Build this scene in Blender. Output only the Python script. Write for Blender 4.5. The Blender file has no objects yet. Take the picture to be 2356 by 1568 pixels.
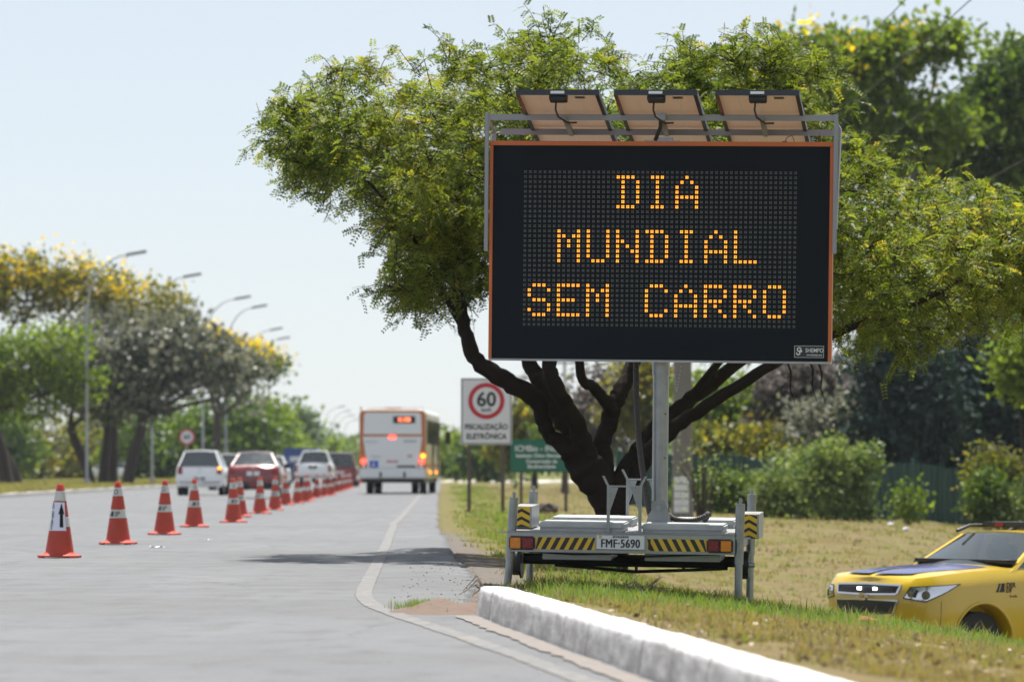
import bpy, bmesh, math, random
import numpy as np
from mathutils import Vector, Matrix, Euler
R = math.radians
random.seed(7)
rng = np.random.default_rng(11)
scn = bpy.context.scene
col = scn.collection

# ------------------------------------------------------------------ camera, sky, sun, exposure
CAM_H = 0.905
cam_d = bpy.data.cameras.new('camera')
cam = bpy.data.objects.new('camera', cam_d); col.objects.link(cam)
cam.location = (0, 0, CAM_H); cam.rotation_euler = (R(90), 0, 0)
cam_d.lens = 150; cam_d.sensor_width = 36; cam_d.sensor_fit = 'HORIZONTAL'
cam_d.shift_y = 0.1255
cam_d.clip_start = 0.5; cam_d.clip_end = 6000
cam_d.dof.use_dof = True; cam_d.dof.focus_distance = 34.5; cam_d.dof.aperture_fstop = 3.6
scn.camera = cam

SUN_EL, SUN_AZ = 73.0, 4.0            # high, straight ahead of the lens
wd = bpy.data.worlds.new('World'); scn.world = wd; wd.use_nodes = True
wn = wd.node_tree; wn.nodes.clear()
sky = wn.nodes.new('ShaderNodeTexSky'); sky.sky_type = 'NISHITA'; sky.sun_disc = False
sky.sun_elevation = R(SUN_EL); sky.sun_rotation = R(SUN_AZ)
sky.altitude = 1100; sky.air_density = 1.0; sky.dust_density = 0.7; sky.ozone_density = 1.0
bg = wn.nodes.new('ShaderNodeBackground'); bg.inputs['Strength'].default_value = 0.068
wo = wn.nodes.new('ShaderNodeOutputWorld')
veil = wn.nodes.new('ShaderNodeMix'); veil.data_type = 'RGBA'; veil.inputs['Factor'].default_value = 0.72   # milky dry-season air, even all round
veil.inputs['B'].default_value = (5.9, 6.25, 6.7, 1)
wn.links.new(sky.outputs[0], veil.inputs['A']); wn.links.new(veil.outputs['Result'], bg.inputs[0]); wn.links.new(bg.outputs[0], wo.inputs[0])
sd = bpy.data.lights.new('sun', 'SUN'); sd.energy = 4.9; sd.angle = R(0.53); sd.color = (1.0, 0.955, 0.88)
sun = bpy.data.objects.new('sun', sd); col.objects.link(sun)
sdir = Vector((math.sin(R(SUN_AZ))*math.cos(R(SUN_EL)), math.cos(R(SUN_AZ))*math.cos(R(SUN_EL)), math.sin(R(SUN_EL))))
sun.rotation_euler = (-sdir).to_track_quat('-Z', 'Y').to_euler()
vs = scn.view_settings
vs.view_transform = 'Standard'; vs.look = 'None'; vs.gamma = 1.0; vs.use_curve_mapping = False
vs.exposure = 1.0
scn.cycles.max_bounces = 8; scn.cycles.transparent_max_bounces = 12
scn.cycles.use_denoising = True

# ------------------------------------------------------------------ helpers
K, CX, HY = 9817.0, 1178.0, 1079.0     # survey constants: focal length, axis and horizon of the measured view
def spot(px, py, D):
    """world point seen at measured position px, py standing D metres ahead"""
    return Vector(((px-CX)*D/K, D, CAM_H-(py-HY)*D/K))

def tag(o, label=None, cat=None, group=None, kind=None):
    if label: o['label'] = label
    if cat: o['category'] = cat
    if group: o['group'] = group
    if kind: o['kind'] = kind
    return o
def empty(name, loc=(0,0,0), rot=(0,0,0), label=None, cat=None, group=None):
    o = bpy.data.objects.new(name, None); col.objects.link(o)
    o.location = loc; o.rotation_euler = rot; o.empty_display_size = 0.2
    return tag(o, label, cat, group)
def link(name, me, mats, parent=None, smooth=False):
    o = bpy.data.objects.new(name, me); col.objects.link(o)
    if mats is not None:
        for m in (mats if isinstance(mats, (list, tuple)) else [mats]): me.materials.append(m)
    if parent is not None: o.parent = parent
    if smooth: me.polygons.foreach_set('use_smooth', [True]*len(me.polygons))
    return o
def copy_tree(o, parent=None):
    c = o.copy(); col.objects.link(c); c.parent = parent
    for ch in list(o.children): copy_tree(ch, c)
    return c

class MB:
    """collects boxes, tubes, prisms and grids for one mesh"""
    def __init__(s): s.v = []; s.f = []; s.m = []; s.mi = 0
    def add(s, vs_, fs):
        b = len(s.v); s.v += [tuple(p) for p in vs_]
        s.f += [tuple(b+i for i in f) for f in fs]; s.m += [s.mi]*len(fs); return s
    def box(s, x0, x1, y0, y1, z0, z1, M=None):
        p = [Vector((x, y, z)) for z in (z0, z1) for y in (y0, y1) for x in (x0, x1)]
        if M is not None: p = [M @ q for q in p]
        return s.add(p, [(0,2,3,1),(4,5,7,6),(0,1,5,4),(2,6,7,3),(0,4,6,2),(1,3,7,5)])
    def tube(s, a, b, r0, r1=None, n=10, caps=True):
        return s.path([a, b], [r0, r0 if r1 is None else r1], n, caps)
    def path(s, pts, rad, n=8, caps=True):
        pts = [Vector(p) for p in pts]
        if not hasattr(rad, '__len__'): rad = [rad]*len(pts)
        vv = []; up = None
        for i, p in enumerate(pts):
            d = (pts[min(i+1, len(pts)-1)]-pts[max(i-1, 0)])
            d = d.normalized() if d.length > 1e-9 else Vector((0,0,1))
            if up is None: up = Vector((0,0,1)) if abs(d.z) < .9 else Vector((1,0,0))
            a = d.cross(up)
            if a.length < 1e-4: a = d.cross(Vector((0,1,0)))
            a.normalize(); b = d.cross(a).normalized(); up = a.cross(d)
            for k in range(n):
                t = 2*math.pi*k/n
                vv.append(p + (a*math.cos(t)+b*math.sin(t))*rad[i])
        ff = []
        for i in range(len(pts)-1):
            for k in range(n):
                k2 = (k+1) % n
                ff.append((i*n+k, i*n+k2, (i+1)*n+k2, (i+1)*n+k))
        if caps:
            ff.append(tuple(range(n-1, -1, -1))); ff.append(tuple((len(pts)-1)*n+k for k in range(n)))
        return s.add(vv, ff)
    def prism(s, poly, h, M=None):
        """polygon in local xz extruded by h along +y"""
        n = len(poly)
        p = [Vector((x, 0, z)) for x, z in poly] + [Vector((x, h, z)) for x, z in poly]
        if M is not None: p = [M @ q for q in p]
        return s.add(p, [tuple(range(n)), tuple(range(2*n-1, n-1, -1))] + [(i, i+n, (i+1) % n+n, (i+1) % n) for i in range(n)])
    def grid(s, P):
        r, c = len(P), len(P[0])
        return s.add([q for row in P for q in row], [(i*c+j, i*c+j+1, (i+1)*c+j+1, (i+1)*c+j) for i in range(r-1) for j in range(c-1)])
    def lathe(s, prof, n=16, c=(0,0,0)):
        vv = []
        for r, z in prof:
            for k in range(n):
                t = 2*math.pi*k/n
                vv.append((c[0]+r*math.cos(t), c[1]+r*math.sin(t), c[2]+z))
        ff = []
        for i in range(len(prof)-1):
            for k in range(n):
                k2 = (k+1) % n
                ff.append((i*n+k, i*n+k2, (i+1)*n+k2, (i+1)*n+k))
        ff.append(tuple(range(n-1, -1, -1))); ff.append(tuple((len(prof)-1)*n+k for k in range(n)))
        return s.add(vv, ff)
    def mesh(s, name, fix=True, bevel=0, merge=0):
        me = bpy.data.meshes.new(name)
        me.from_pydata(s.v, [], s.f)
        if any(s.m): me.polygons.foreach_set('material_index', s.m)
        if fix or bevel or merge:
            bm = bmesh.new(); bm.from_mesh(me)
            if merge: bmesh.ops.remove_doubles(bm, verts=bm.verts, dist=merge)
            bmesh.ops.recalc_face_normals(bm, faces=bm.faces)
            if bevel:
                ed = [e for e in bm.edges if len(e.link_faces) == 2 and e.calc_face_angle() > R(35)]
                bmesh.ops.bevel(bm, geom=ed, offset=bevel, segments=2, affect='EDGES', clamp_overlap=True)
            bm.to_mesh(me); bm.free()
        me.update(); return me
    def build(s, name, mats, parent=None, smooth=False, bevel=0, merge=0, fix=True):
        o = link(name, s.mesh(name, fix, bevel, merge), mats, parent, smooth)
        if smooth and not merge:
            try: o.data.set_sharp_from_angle(angle=R(38))
            except Exception: pass
        return o

def np_mesh(name, V, F, tint=None):
    """V (n,3), F (m,k) all faces with k corners; tint one value per face"""
    me = bpy.data.meshes.new(name)
    V = np.ascontiguousarray(V, dtype=np.float32); F = np.ascontiguousarray(F, dtype=np.int32)
    m, k = F.shape
    me.vertices.add(len(V)); me.vertices.foreach_set('co', V.ravel())
    me.loops.add(m*k); me.loops.foreach_set('vertex_index', F.ravel())
    me.polygons.add(m); me.polygons.foreach_set('loop_start', np.arange(0, m*k, k, dtype=np.int32))
    try: me.polygons.foreach_set('loop_total', np.full(m, k, dtype=np.int32))
    except Exception: pass
    if tint is not None:
        a = me.attributes.new('tint', 'FLOAT', 'FACE'); a.data.foreach_set('value', np.ascontiguousarray(tint, dtype=np.float32))
    me.update(calc_edges=True); return me

def text_mesh(txt, size, ext=0.001, off=0.0, align='CENTER', spacing=1.0, name='lettering', sx=1.0):
    """flat lettering in local xz, facing -y"""
    c = bpy.data.curves.new('t', 'FONT'); c.body = txt; c.size = size; c.extrude = ext; c.offset = off
    c.align_x = align; c.align_y = 'CENTER'; c.space_character = spacing; c.resolution_u = 3
    o = bpy.data.objects.new('t', c); col.objects.link(o)
    dg = bpy.context.evaluated_depsgraph_get(); dg.update()
    me = bpy.data.meshes.new_from_object(o.evaluated_get(dg))
    bpy.data.objects.remove(o); bpy.data.curves.remove(c)
    me.name = name
    me.transform(Matrix.Scale(sx, 4, (1, 0, 0)))
    me.transform(Matrix.Rotation(R(90), 4, 'X'))
    me.materials.clear()
    return me
def lettering(txt, size, mat_, parent, loc, rotz=0, name='lettering', ext=0.0015, off=0.0, spacing=1.0, sx=1.0):
    o = link(name, text_mesh(txt, size, ext, off, spacing=spacing, name=name, sx=sx), mat_, parent)
    o.location = loc; o.rotation_euler = (0, 0, rotz); return o

# ------------------------------------------------------------------ materials
def mat(name, c, rough=.6, metal=0., var=.12, scale=6., bump=0., bscale=40., coat=0., emit=None, estr=0., spec=.5, rvar=.1, trans=0.):
    m = bpy.data.materials.new(name); m.use_nodes = True
    nt = m.node_tree; b = nt.nodes['Principled BSDF']; L = nt.links.new
    tc = nt.nodes.new('ShaderNodeTexCoord')
    nz = nt.nodes.new('ShaderNodeTexNoise'); nz.inputs['Scale'].default_value = scale; nz.inputs['Detail'].default_value = 5
    L(tc.outputs['Object'], nz.inputs['Vector'])
    mx = nt.nodes.new('ShaderNodeMix'); mx.data_type = 'RGBA'
    mx.inputs['A'].default_value = tuple(max(0, x*(1-var)) for x in c)+(1,)
    mx.inputs['B'].default_value = tuple(min(1, x*(1+var)) for x in c)+(1,)
    L(nz.outputs['Fac'], mx.inputs['Factor']); L(mx.outputs['Result'], b.inputs['Base Color'])
    mr = nt.nodes.new('ShaderNodeMapRange'); mr.inputs['To Min'].default_value = max(.02, rough-rvar); mr.inputs['To Max'].default_value = min(1, rough+rvar)
    L(nz.outputs['Fac'], mr.inputs['Value']); L(mr.outputs['Result'], b.inputs['Roughness'])
    b.inputs['Metallic'].default_value = metal; b.inputs['Specular IOR Level'].default_value = spec
    b.inputs['Coat Weight'].default_value = coat; b.inputs['Coat Roughness'].default_value = .06
    b.inputs['Transmission Weight'].default_value = trans
    if emit is not None:
        b.inputs['Emission Color'].default_value = tuple(emit)+(1,); b.inputs['Emission Strength'].default_value = estr
    if bump:
        n2 = nt.nodes.new('ShaderNodeTexNoise'); n2.inputs['Scale'].default_value = bscale; n2.inputs['Detail'].default_value = 4
        L(tc.outputs['Object'], n2.inputs['Vector'])
        bp = nt.nodes.new('ShaderNodeBump'); bp.inputs['Strength'].default_value = bump; bp.inputs['Distance'].default_value = .02
        L(n2.outputs['Fac'], bp.inputs['Height']); L(bp.outputs['Normal'], b.inputs['Normal'])
    return m

def leaf_mat(name, c0, c1, trans=.45, scale=.35, third=None, tw=(1.25, 1.2, .55), rough=.5):
    """leaves: tint attribute runs c0 -> c1, a slow noise shifts clumps, light passes through"""
    m = bpy.data.materials.new(name); m.use_nodes = True
    nt = m.node_tree; L = nt.links.new; nt.nodes.clear()
    out = nt.nodes.new('ShaderNodeOutputMaterial')
    at = nt.nodes.new('ShaderNodeAttribute'); at.attribute_name = 'tint'
    geo = nt.nodes.new('ShaderNodeNewGeometry')
    nz = nt.nodes.new('ShaderNodeTexNoise'); nz.inputs['Scale'].default_value = scale; nz.inputs['Detail'].default_value = 3
    L(geo.outputs['Position'], nz.inputs['Vector'])
    ad = nt.nodes.new('ShaderNodeMath'); ad.operation = 'MULTIPLY_ADD'
    L(nz.outputs['Fac'], ad.inputs[0]); ad.inputs[1].default_value = 1.1
    sb = nt.nodes.new('ShaderNodeMath'); sb.operation = 'SUBTRACT'; L(at.outputs['Fac'], sb.inputs[0]); sb.inputs[1].default_value = .55
    L(sb.outputs[0], ad.inputs[2])
    rp = nt.nodes.new('ShaderNodeValToRGB'); e = rp.color_ramp.elements
    e[0].color = tuple(c0)+(1,); e[1].color = tuple(c1)+(1,); e[0].position = .15; e[1].position = .8
    if third: x = e.new(.97); x.color = tuple(third)+(1,)
    L(ad.outputs[0], rp.inputs[0])
    df = nt.nodes.new('ShaderNodeBsdfPrincipled'); df.inputs['Roughness'].default_value = rough; df.inputs['Specular IOR Level'].default_value = .35
    tr = nt.nodes.new('ShaderNodeBsdfTranslucent')
    ml = nt.nodes.new('ShaderNodeMix'); ml.data_type = 'RGBA'; ml.blend_type = 'MULTIPLY'; ml.inputs['Factor'].default_value = 1
    ml.inputs['B'].default_value = tw+(1,); L(rp.outputs[0], ml.inputs['A'])
    L(rp.outputs[0], df.inputs['Base Color']); L(ml.outputs['Result'], tr.inputs['Color'])
    mx = nt.nodes.new('ShaderNodeMixShader'); mx.inputs[0].default_value = trans
    L(df.outputs[0], mx.inputs[1]); L(tr.outputs[0], mx.inputs[2]); L(mx.outputs[0], out.inputs[0])
    return m

def glass_mat(name, tint=(.10,.13,.14), see=.35, rough=.02):
    m = bpy.data.materials.new(name); m.use_nodes = True
    nt = m.node_tree; L = nt.links.new; nt.nodes.clear()
    out = nt.nodes.new('ShaderNodeOutputMaterial')
    tp = nt.nodes.new('ShaderNodeBsdfTransparent'); tp.inputs[0].default_value = (see, see*1.02, see, 1)
    gl = nt.nodes.new('ShaderNodeBsdfGlossy'); gl.inputs['Roughness'].default_value = rough; gl.inputs['Color'].default_value = (.9,.93,.95,1)
    df = nt.nodes.new('ShaderNodeBsdfDiffuse'); df.inputs[0].default_value = tint+(1,)
    nz = nt.nodes.new('ShaderNodeTexNoise'); nz.inputs['Scale'].default_value = 3
    lw = nt.nodes.new('ShaderNodeLayerWeight'); lw.inputs[0].default_value = .5
    pw = nt.nodes.new('ShaderNodeMath'); pw.operation = 'POWER'; pw.inputs[1].default_value = 4; L(lw.outputs['Facing'], pw.inputs[0])
    fr = nt.nodes.new('ShaderNodeMath'); fr.operation = 'MULTIPLY_ADD'; fr.inputs[1].default_value = .55; fr.inputs[2].default_value = .10; L(pw.outputs[0], fr.inputs[0])
    m1 = nt.nodes.new('ShaderNodeMixShader'); m1.inputs[0].default_value = .12
    mr = nt.nodes.new('ShaderNodeMapRange'); mr.inputs['To Min'].default_value = .08; mr.inputs['To Max'].default_value = .16
    L(nz.outputs['Fac'], mr.inputs['Value']); L(mr.outputs[0], m1.inputs[0])
    L(tp.outputs[0], m1.inputs[1]); L(df.outputs[0], m1.inputs[2])
    m2 = nt.nodes.new('ShaderNodeMixShader'); L(fr.outputs[0], m2.inputs[0])
    L(m1.outputs[0], m2.inputs[1]); L(gl.outputs[0], m2.inputs[2]); L(m2.outputs[0], out.inputs[0])
    return m

M = {}
M['galv'] = mat('galvanised_steel', (.27,.285,.30), .38, 1., .35, 9, .12, 60)
M['galv_flat'] = mat('galvanised_sheet', (.33,.34,.345), .42, .85, .32, 7, .05, 50)
M['lid'] = mat('pale_grey_lid', (.36,.375,.37), .55, .1, .3, 8, .1, 60)
M['alu'] = mat('dull_aluminium', (.26,.265,.29), .5, .5, .12, 5)
M['black_steel'] = mat('black_painted_steel', (.016,.016,.018), .5, 0, .3, 8, .1)
M['screen'] = mat('matt_black_screen', (.0055,.008,.013), .6, 0, .12, 3, .04, 120, spec=.15)
M['orange'] = mat('orange_paint', (.50,.125,.03), .5, 0, .12, 4)
M['led_on'] = mat('lit_amber_led', (.9,.4,.05), .4, emit=(1.0,.32,.02), estr=1.15, var=.05)
M['led_off'] = mat('unlit_led', (.13,.13,.127), .35, var=.2, scale=80)
M['yellow_reflect'] = mat('yellow_reflective', (.62,.40,.02), .5, var=.12)
M['black_vinyl'] = mat('black_vinyl', (.018,.018,.022), .5, var=.2)
M['white_paint'] = mat('white_paint', (.75,.75,.74), .5, var=.06)
M['plate_white'] = mat('number_plate_white', (.62,.64,.65), .45, var=.05)
M['amber_lens'] = mat('amber_lens', (.62,.20,.01), .25, var=.2, scale=30, bump=.2, bscale=120)
M['red_lens'] = mat('red_lens', (.17,.008,.012), .25, var=.25, scale=30, bump=.2, bscale=120)
M['panel_frame'] = mat('dark_blue_black_frame', (.012,.018,.026), .45, var=.15)
M['backsheet'] = mat('solar_backsheet', (.66,.55,.48), .55, var=.06, scale=3)
def through(m, c, f):
    nt = m.node_tree; b = nt.nodes['Principled BSDF']; out = [n for n in nt.nodes if n.type == 'OUTPUT_MATERIAL'][0]
    t = nt.nodes.new('ShaderNodeBsdfTranslucent'); t.inputs[0].default_value = c+(1,)
    x = nt.nodes.new('ShaderNodeMixShader'); x.inputs[0].default_value = f
    nt.links.new(b.outputs[0], x.inputs[1]); nt.links.new(t.outputs[0], x.inputs[2]); nt.links.new(x.outputs[0], out.inputs[0])
through(M['backsheet'], (.50,.40,.33), .35)
M['hose'] = mat('black_corrugated_hose', (.030,.026,.024), .6, var=.25)
M['rubber'] = mat('rubber', (.022,.022,.023), .85, var=.3, scale=12)
M['cone'] = mat('orange_red_cone_plastic', (.40,.042,.020), .6, var=.32, scale=7, bump=.06)
M['cone_band'] = mat('grey_white_reflective_band', (.50,.51,.47), .5, var=.14, scale=10)
M['paper'] = mat('white_paper', (.66,.67,.78), .8, var=.04)
M['ink'] = mat('black_ink', (.022,.022,.026), .7, var=.2)
M['glass'] = glass_mat('car_glass', see=.30)
M['glass_clear'] = glass_mat('windscreen_glass', see=.62)
M['dark_glass'] = mat('dark_tinted_glass', (.018,.024,.027), .08, var=.2, spec=.8)
M['chrome'] = mat('chrome', (.62,.63,.65), .14, 1., .06)
M['car_white'] = mat('white_car_paint', (.74,.75,.76), .3, var=.03, coat=.6)
M['car_red'] = mat('dark_red_car_paint', (.16,.014,.016), .3, var=.08, coat=.8)
M['car_yellow'] = mat('yellow_car_paint', (.55,.375,.012), .32, var=.04, coat=.7)
M['car_blue'] = mat('deep_blue_vinyl', (.016,.022,.16), .3, var=.08, coat=.6)
M['truck_blue'] = mat('blue_truck_paint', (.03,.07,.26), .4, var=.12)
M['bus_white'] = mat('white_bus_paint', (.66,.68,.70), .4, var=.04, coat=.3)
M['bus_side'] = mat('pale_grey_bus_side', (.58,.56,.50), .4, var=.06, coat=.3)
M['bus_orange'] = mat('orange_bus_paint', (.44,.13,.022), .4, var=.1, coat=.3)
M['lamp_red'] = mat('lit_red_lamp', (.8,.05,.03), .3, emit=(1,.06,.04), estr=3.0)
M['lamp_red_off'] = mat('red_tail_lamp', (.22,.010,.012), .2, var=.1)
M['lamp_amber'] = mat('lit_amber_lamp', (.9,.35,.03), .3, emit=(1,.26,.02), estr=3.0)
M['lamp_white'] = mat('lit_white_lamp', (.9,.9,.85), .3, emit=(1,.96,.85), estr=2.5)
M['dest'] = mat('lit_destination_text', (.8,.12,.05), .4, emit=(1,.18,.07), estr=1.5)
M['dark_plastic'] = mat('dark_plastic', (.02,.021,.023), .55, var=.2)
M['sign_red'] = mat('sign_red', (.42,.012,.028), .5, var=.08)
M['sign_white'] = mat('sign_white', (.60,.60,.63), .5, var=.05)
M['sign_green'] = mat('sign_green', (.003,.115,.072), .5, var=.08)
M['sign_blue'] = mat('sticker_blue', (.012,.10,.45), .5, var=.06)
M['rust_post'] = mat('weathered_wood_post', (.10,.075,.065), .85, var=.3, scale=9, bump=.2)
M['lamp_post'] = mat('grey_lamp_post', (.34,.37,.40), .5, .3, .08)
M['concrete'] = mat('pale_concrete', (.36,.35,.33), .85, var=.2, scale=3, bump=.2)
M['bark_dark'] = mat('dark_bark', (.024,.019,.016), .95, var=.5, scale=7, bump=.7, bscale=22, spec=.1)
M['bark_grey'] = mat('grey_bark', (.16,.145,.13), .9, var=.25, scale=5, bump=.4, bscale=14)
M['bark_brown'] = mat('brown_bark', (.055,.042,.036), .9, var=.35, scale=5, bump=.5, bscale=14)
M['fence_green'] = mat('green_fence_mesh', (.022,.058,.047), .7, var=.3, scale=2.2, bump=.3, bscale=18)
M['fence_post'] = mat('green_fence_post', (.035,.095,.075), .6, var=.2)
M['soil'] = mat('red_brown_soil', (.115,.078,.058), .95, var=.3, scale=9, bump=.5, bscale=30)
M['stone_red'] = mat('broken_red_brick', (.26,.085,.045), .9, var=.3, scale=14, bump=.4)
M['pole_concrete'] = mat('weathered_concrete_pole', (.165,.150,.138), .9, var=.25, scale=2, bump=.2)
M['cable'] = mat('dark_cable', (.06,.06,.065), .7)
M['twig'] = mat('dead_twig', (.16,.12,.09), .9, var=.3)
M['red_stake'] = mat('faded_red_stake', (.26,.055,.045), .8, var=.2)
# ------------------------------------------------------------------ ground, road, kerbs
def smst(a, b, x):
    t = np.clip((np.asarray(x, float)-a)/(b-a), 0, 1); return t*t*(3-2*t)
EY = [0, 9, 26.6, 27.4, 28.6, 30, 34, 38, 46.5, 55, 64, 80, 110, 160, 300, 700, 4000]
EXX = [2.3, 1.66, -.08, -.16, -.22, -.30, -.27, -.35, -.65, -.82, -1.05, -1.37, -1.9, -2.7, -5.0, -11.4, -64]
def xe(Y): return np.interp(Y, EY, EXX)
def xm(Y): return -14.2-0.0150*np.asarray(Y, float)
def kface(Y): return -.24+(26.8-np.asarray(Y, float))*.100        # foot of the kerb face
def wob(X, Y, s):
    return (np.sin(X*1.7*s+.6*np.sin(Y*1.1*s))+np.sin(Y*1.3*s+1.3*np.sin(X*.9*s+2))+.6*np.sin((X+Y)*3.1*s+1))/2.6
def ground_z(X, Y):
    X = np.asarray(X, float); Y = np.asarray(Y, float)
    s = X-xe(Y)
    z0 = np.interp(Y, [0, 25.8, 28.2, 33], [.135, .135, .02, -.005])
    sl = np.interp(Y, [0, 36, 60, 130, 220, 300], [.085, .085, .05, .05, .01, 0])
    z = z0-sl*np.clip(s, 0, 22)-.075*np.clip(s-2., 0, 6)*(1-smst(40, 60, Y))
    z = z-1.2*smst(35.6, 43.5, Y)*(1-smst(56, 96, Y))*smst(1.3, 4.4, s)
    z = z+(.018*wob(X, Y, 1.3)+.012*wob(X+9, Y, 4.1))*smst(.1, 1., s)*np.interp(Y, [0, 60, 120], [1, 1, 2.5])
    inside = 1-smst(-.10, .06, s)
    z = z*(1-inside)+(-.07)*inside
    left = smst(.15, .5, xm(Y)-X)
    return z*(1-left)+.11*left
def gz(x, y): return float(ground_z(x, y))
def road_z(X, Y):
    X = np.asarray(X, float); Y = np.asarray(Y, float)
    sw = .055*np.exp(-((Y-46.8)/1.1)**2)*smst(1.15, .15, xe(Y)-X)
    return .004*wob(X, Y, .7)+.003*wob(X+3, Y*.6, 2.1)+sw-.012*smst(.25, 0, xe(Y)-X)

def axis(*segs):
    r = []
    for a, b, st in segs: r += list(np.arange(a, b, st))
    return np.array(r+[segs[-1][1]])
S = axis((-900, -60, 120), (-60, -20, 8), (-20, -1, 1.0), (-1, -.2, .2), (-.2, 1.6, .05), (1.6, 9, .11), (9, 30, .8), (30, 110, 10), (110, 1200, 130))
Yv = axis((-30, 12, 3), (12, 17, .5), (17, 50, .13), (50, 110, .7), (110, 260, 4), (260, 700, 25), (700, 4000, 300))
SS, YY = np.meshgrid(S, Yv); XX = SS+xe(YY)
ZZ = ground_z(XX, YY)
nr, nc = SS.shape
idx = np.arange(nr*nc).reshape(nr, nc)
F = np.stack([idx[:-1, :-1], idx[:-1, 1:], idx[1:, 1:], idx[1:, :-1]], -1).reshape(-1, 4)
me = np_mesh('ground', np.stack([XX, YY, ZZ], -1).reshape(-1, 3), F)
edge_n = .25*wob(XX*.8, YY, 1.1)+.12*wob(XX, YY, 3.3)
bare = np.clip(1-(SS-.16-.9*edge_n)/.42, 0, 1)*(SS > -.5)*smst(26.2, 27.2, YY)*(1-.8*smst(42, 70, YY))
bare = np.maximum(bare, .8*np.exp(-(((XX-.1)/.35)**2+((YY-34.5)/1.5)**2)))
lush = 1.15*np.exp(-((YY-31.5-1.5*edge_n-.3*SS)/3.8)**2)*smst(.2, .9, SS)+.75*np.exp(-((SS-1.3)/1.0)**2)*smst(42, 60, YY)*(1-smst(180, 260, YY))
lush = np.maximum(lush, .8*smst(240, 320, YY))
for nm, arr in (('bare', bare), ('lush', lush)):
    a = me.attributes.new(nm, 'FLOAT', 'POINT'); a.data.foreach_set('value', np.ascontiguousarray(arr.ravel(), dtype=np.float32))

def ground_material():
    m = bpy.data.materials.new('dry_lawn_ground'); m.use_nodes = True
    nt = m.node_tree; L = nt.links.new; b = nt.nodes['Principled BSDF']; b.inputs['Roughness'].default_value = .95; b.inputs['Specular IOR Level'].default_value = .1
    geo = nt.nodes.new('ShaderNodeNewGeometry')
    def noise(sc, det=4):
        n = nt.nodes.new('ShaderNodeTexNoise'); n.inputs['Scale'].default_value = sc; n.inputs['Detail'].default_value = det
        L(geo.outputs['Position'], n.inputs['Vector']); return n
    def attr(n):
        a = nt.nodes.new('ShaderNodeAttribute'); a.attribute_name = n; return a
    def mixc(f, a, c, fac_out=None):
        x = nt.nodes.new('ShaderNodeMix'); x.data_type = 'RGBA'
        L(f, x.inputs['Factor'])
        for k, v in (('A', a), ('B', c)):
            if isinstance(v, tuple): x.inputs[k].default_value = v+(1,)
            else: L(v, x.inputs[k])
        return x.outputs['Result']
    def rng_(src, a, c_):
        r = nt.nodes.new('ShaderNodeMapRange'); r.inputs['From Min'].default_value = a; r.inputs['From Max'].default_value = c_
        L(src, r.inputs['Value']); return r.outputs[0]
    n1, n2, n3 = noise(.55), noise(5.5, 6), noise(26, 4)
    straw = mixc(rng_(n2.outputs['Fac'], .3, .7), (.092,.072,.034), (.176,.137,.070))
    green = mixc(rng_(n3.outputs['Fac'], .3, .7), (.070,.092,.014), (.14,.165,.028))
    ad = nt.nodes.new('ShaderNodeMath'); ad.operation = 'MULTIPLY_ADD'; L(attr('lush').outputs['Fac'], ad.inputs[0]); ad.inputs[1].default_value = .75
    r1 = nt.nodes.new('ShaderNodeMapRange'); r1.inputs['From Min'].default_value = .42; r1.inputs['From Max'].default_value = .68; r1.inputs['To Min'].default_value = -.05; r1.inputs['To Max'].default_value = .6
    L(n1.outputs['Fac'], r1.inputs['Value']); L(r1.outputs[0], ad.inputs[2])
    g = mixc(ad.outputs[0], straw, green)
    brown = mixc(rng_(n1.outputs['Fac'], .55, .72), g, (.115,.072,.038))
    dirt = mixc(rng_(n3.outputs['Fac'], .3, .7), (.085,.073,.064), (.17,.150,.133))
    mm = nt.nodes.new('ShaderNodeMath'); mm.operation = 'MULTIPLY_ADD'; L(attr('bare').outputs['Fac'], mm.inputs[0]); mm.inputs[1].default_value = 1.5
    L(rng_(n2.outputs['Fac'], .25, .85), mm.inputs[2]); L2 = rng_(mm.outputs[0], .75, 1.15)
    c = mixc(L2, brown, dirt)
    L(c, b.inputs['Base Color'])
    bp = nt.nodes.new('ShaderNodeBump'); bp.inputs['Strength'].default_value = .8; bp.inputs['Distance'].default_value = .04
    L(n3.outputs['Fac'], bp.inputs['Height']); L(bp.outputs['Normal'], b.inputs['Normal'])
    return m
tag(link('ground', me, ground_material(), None, True), kind='structure')

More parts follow.
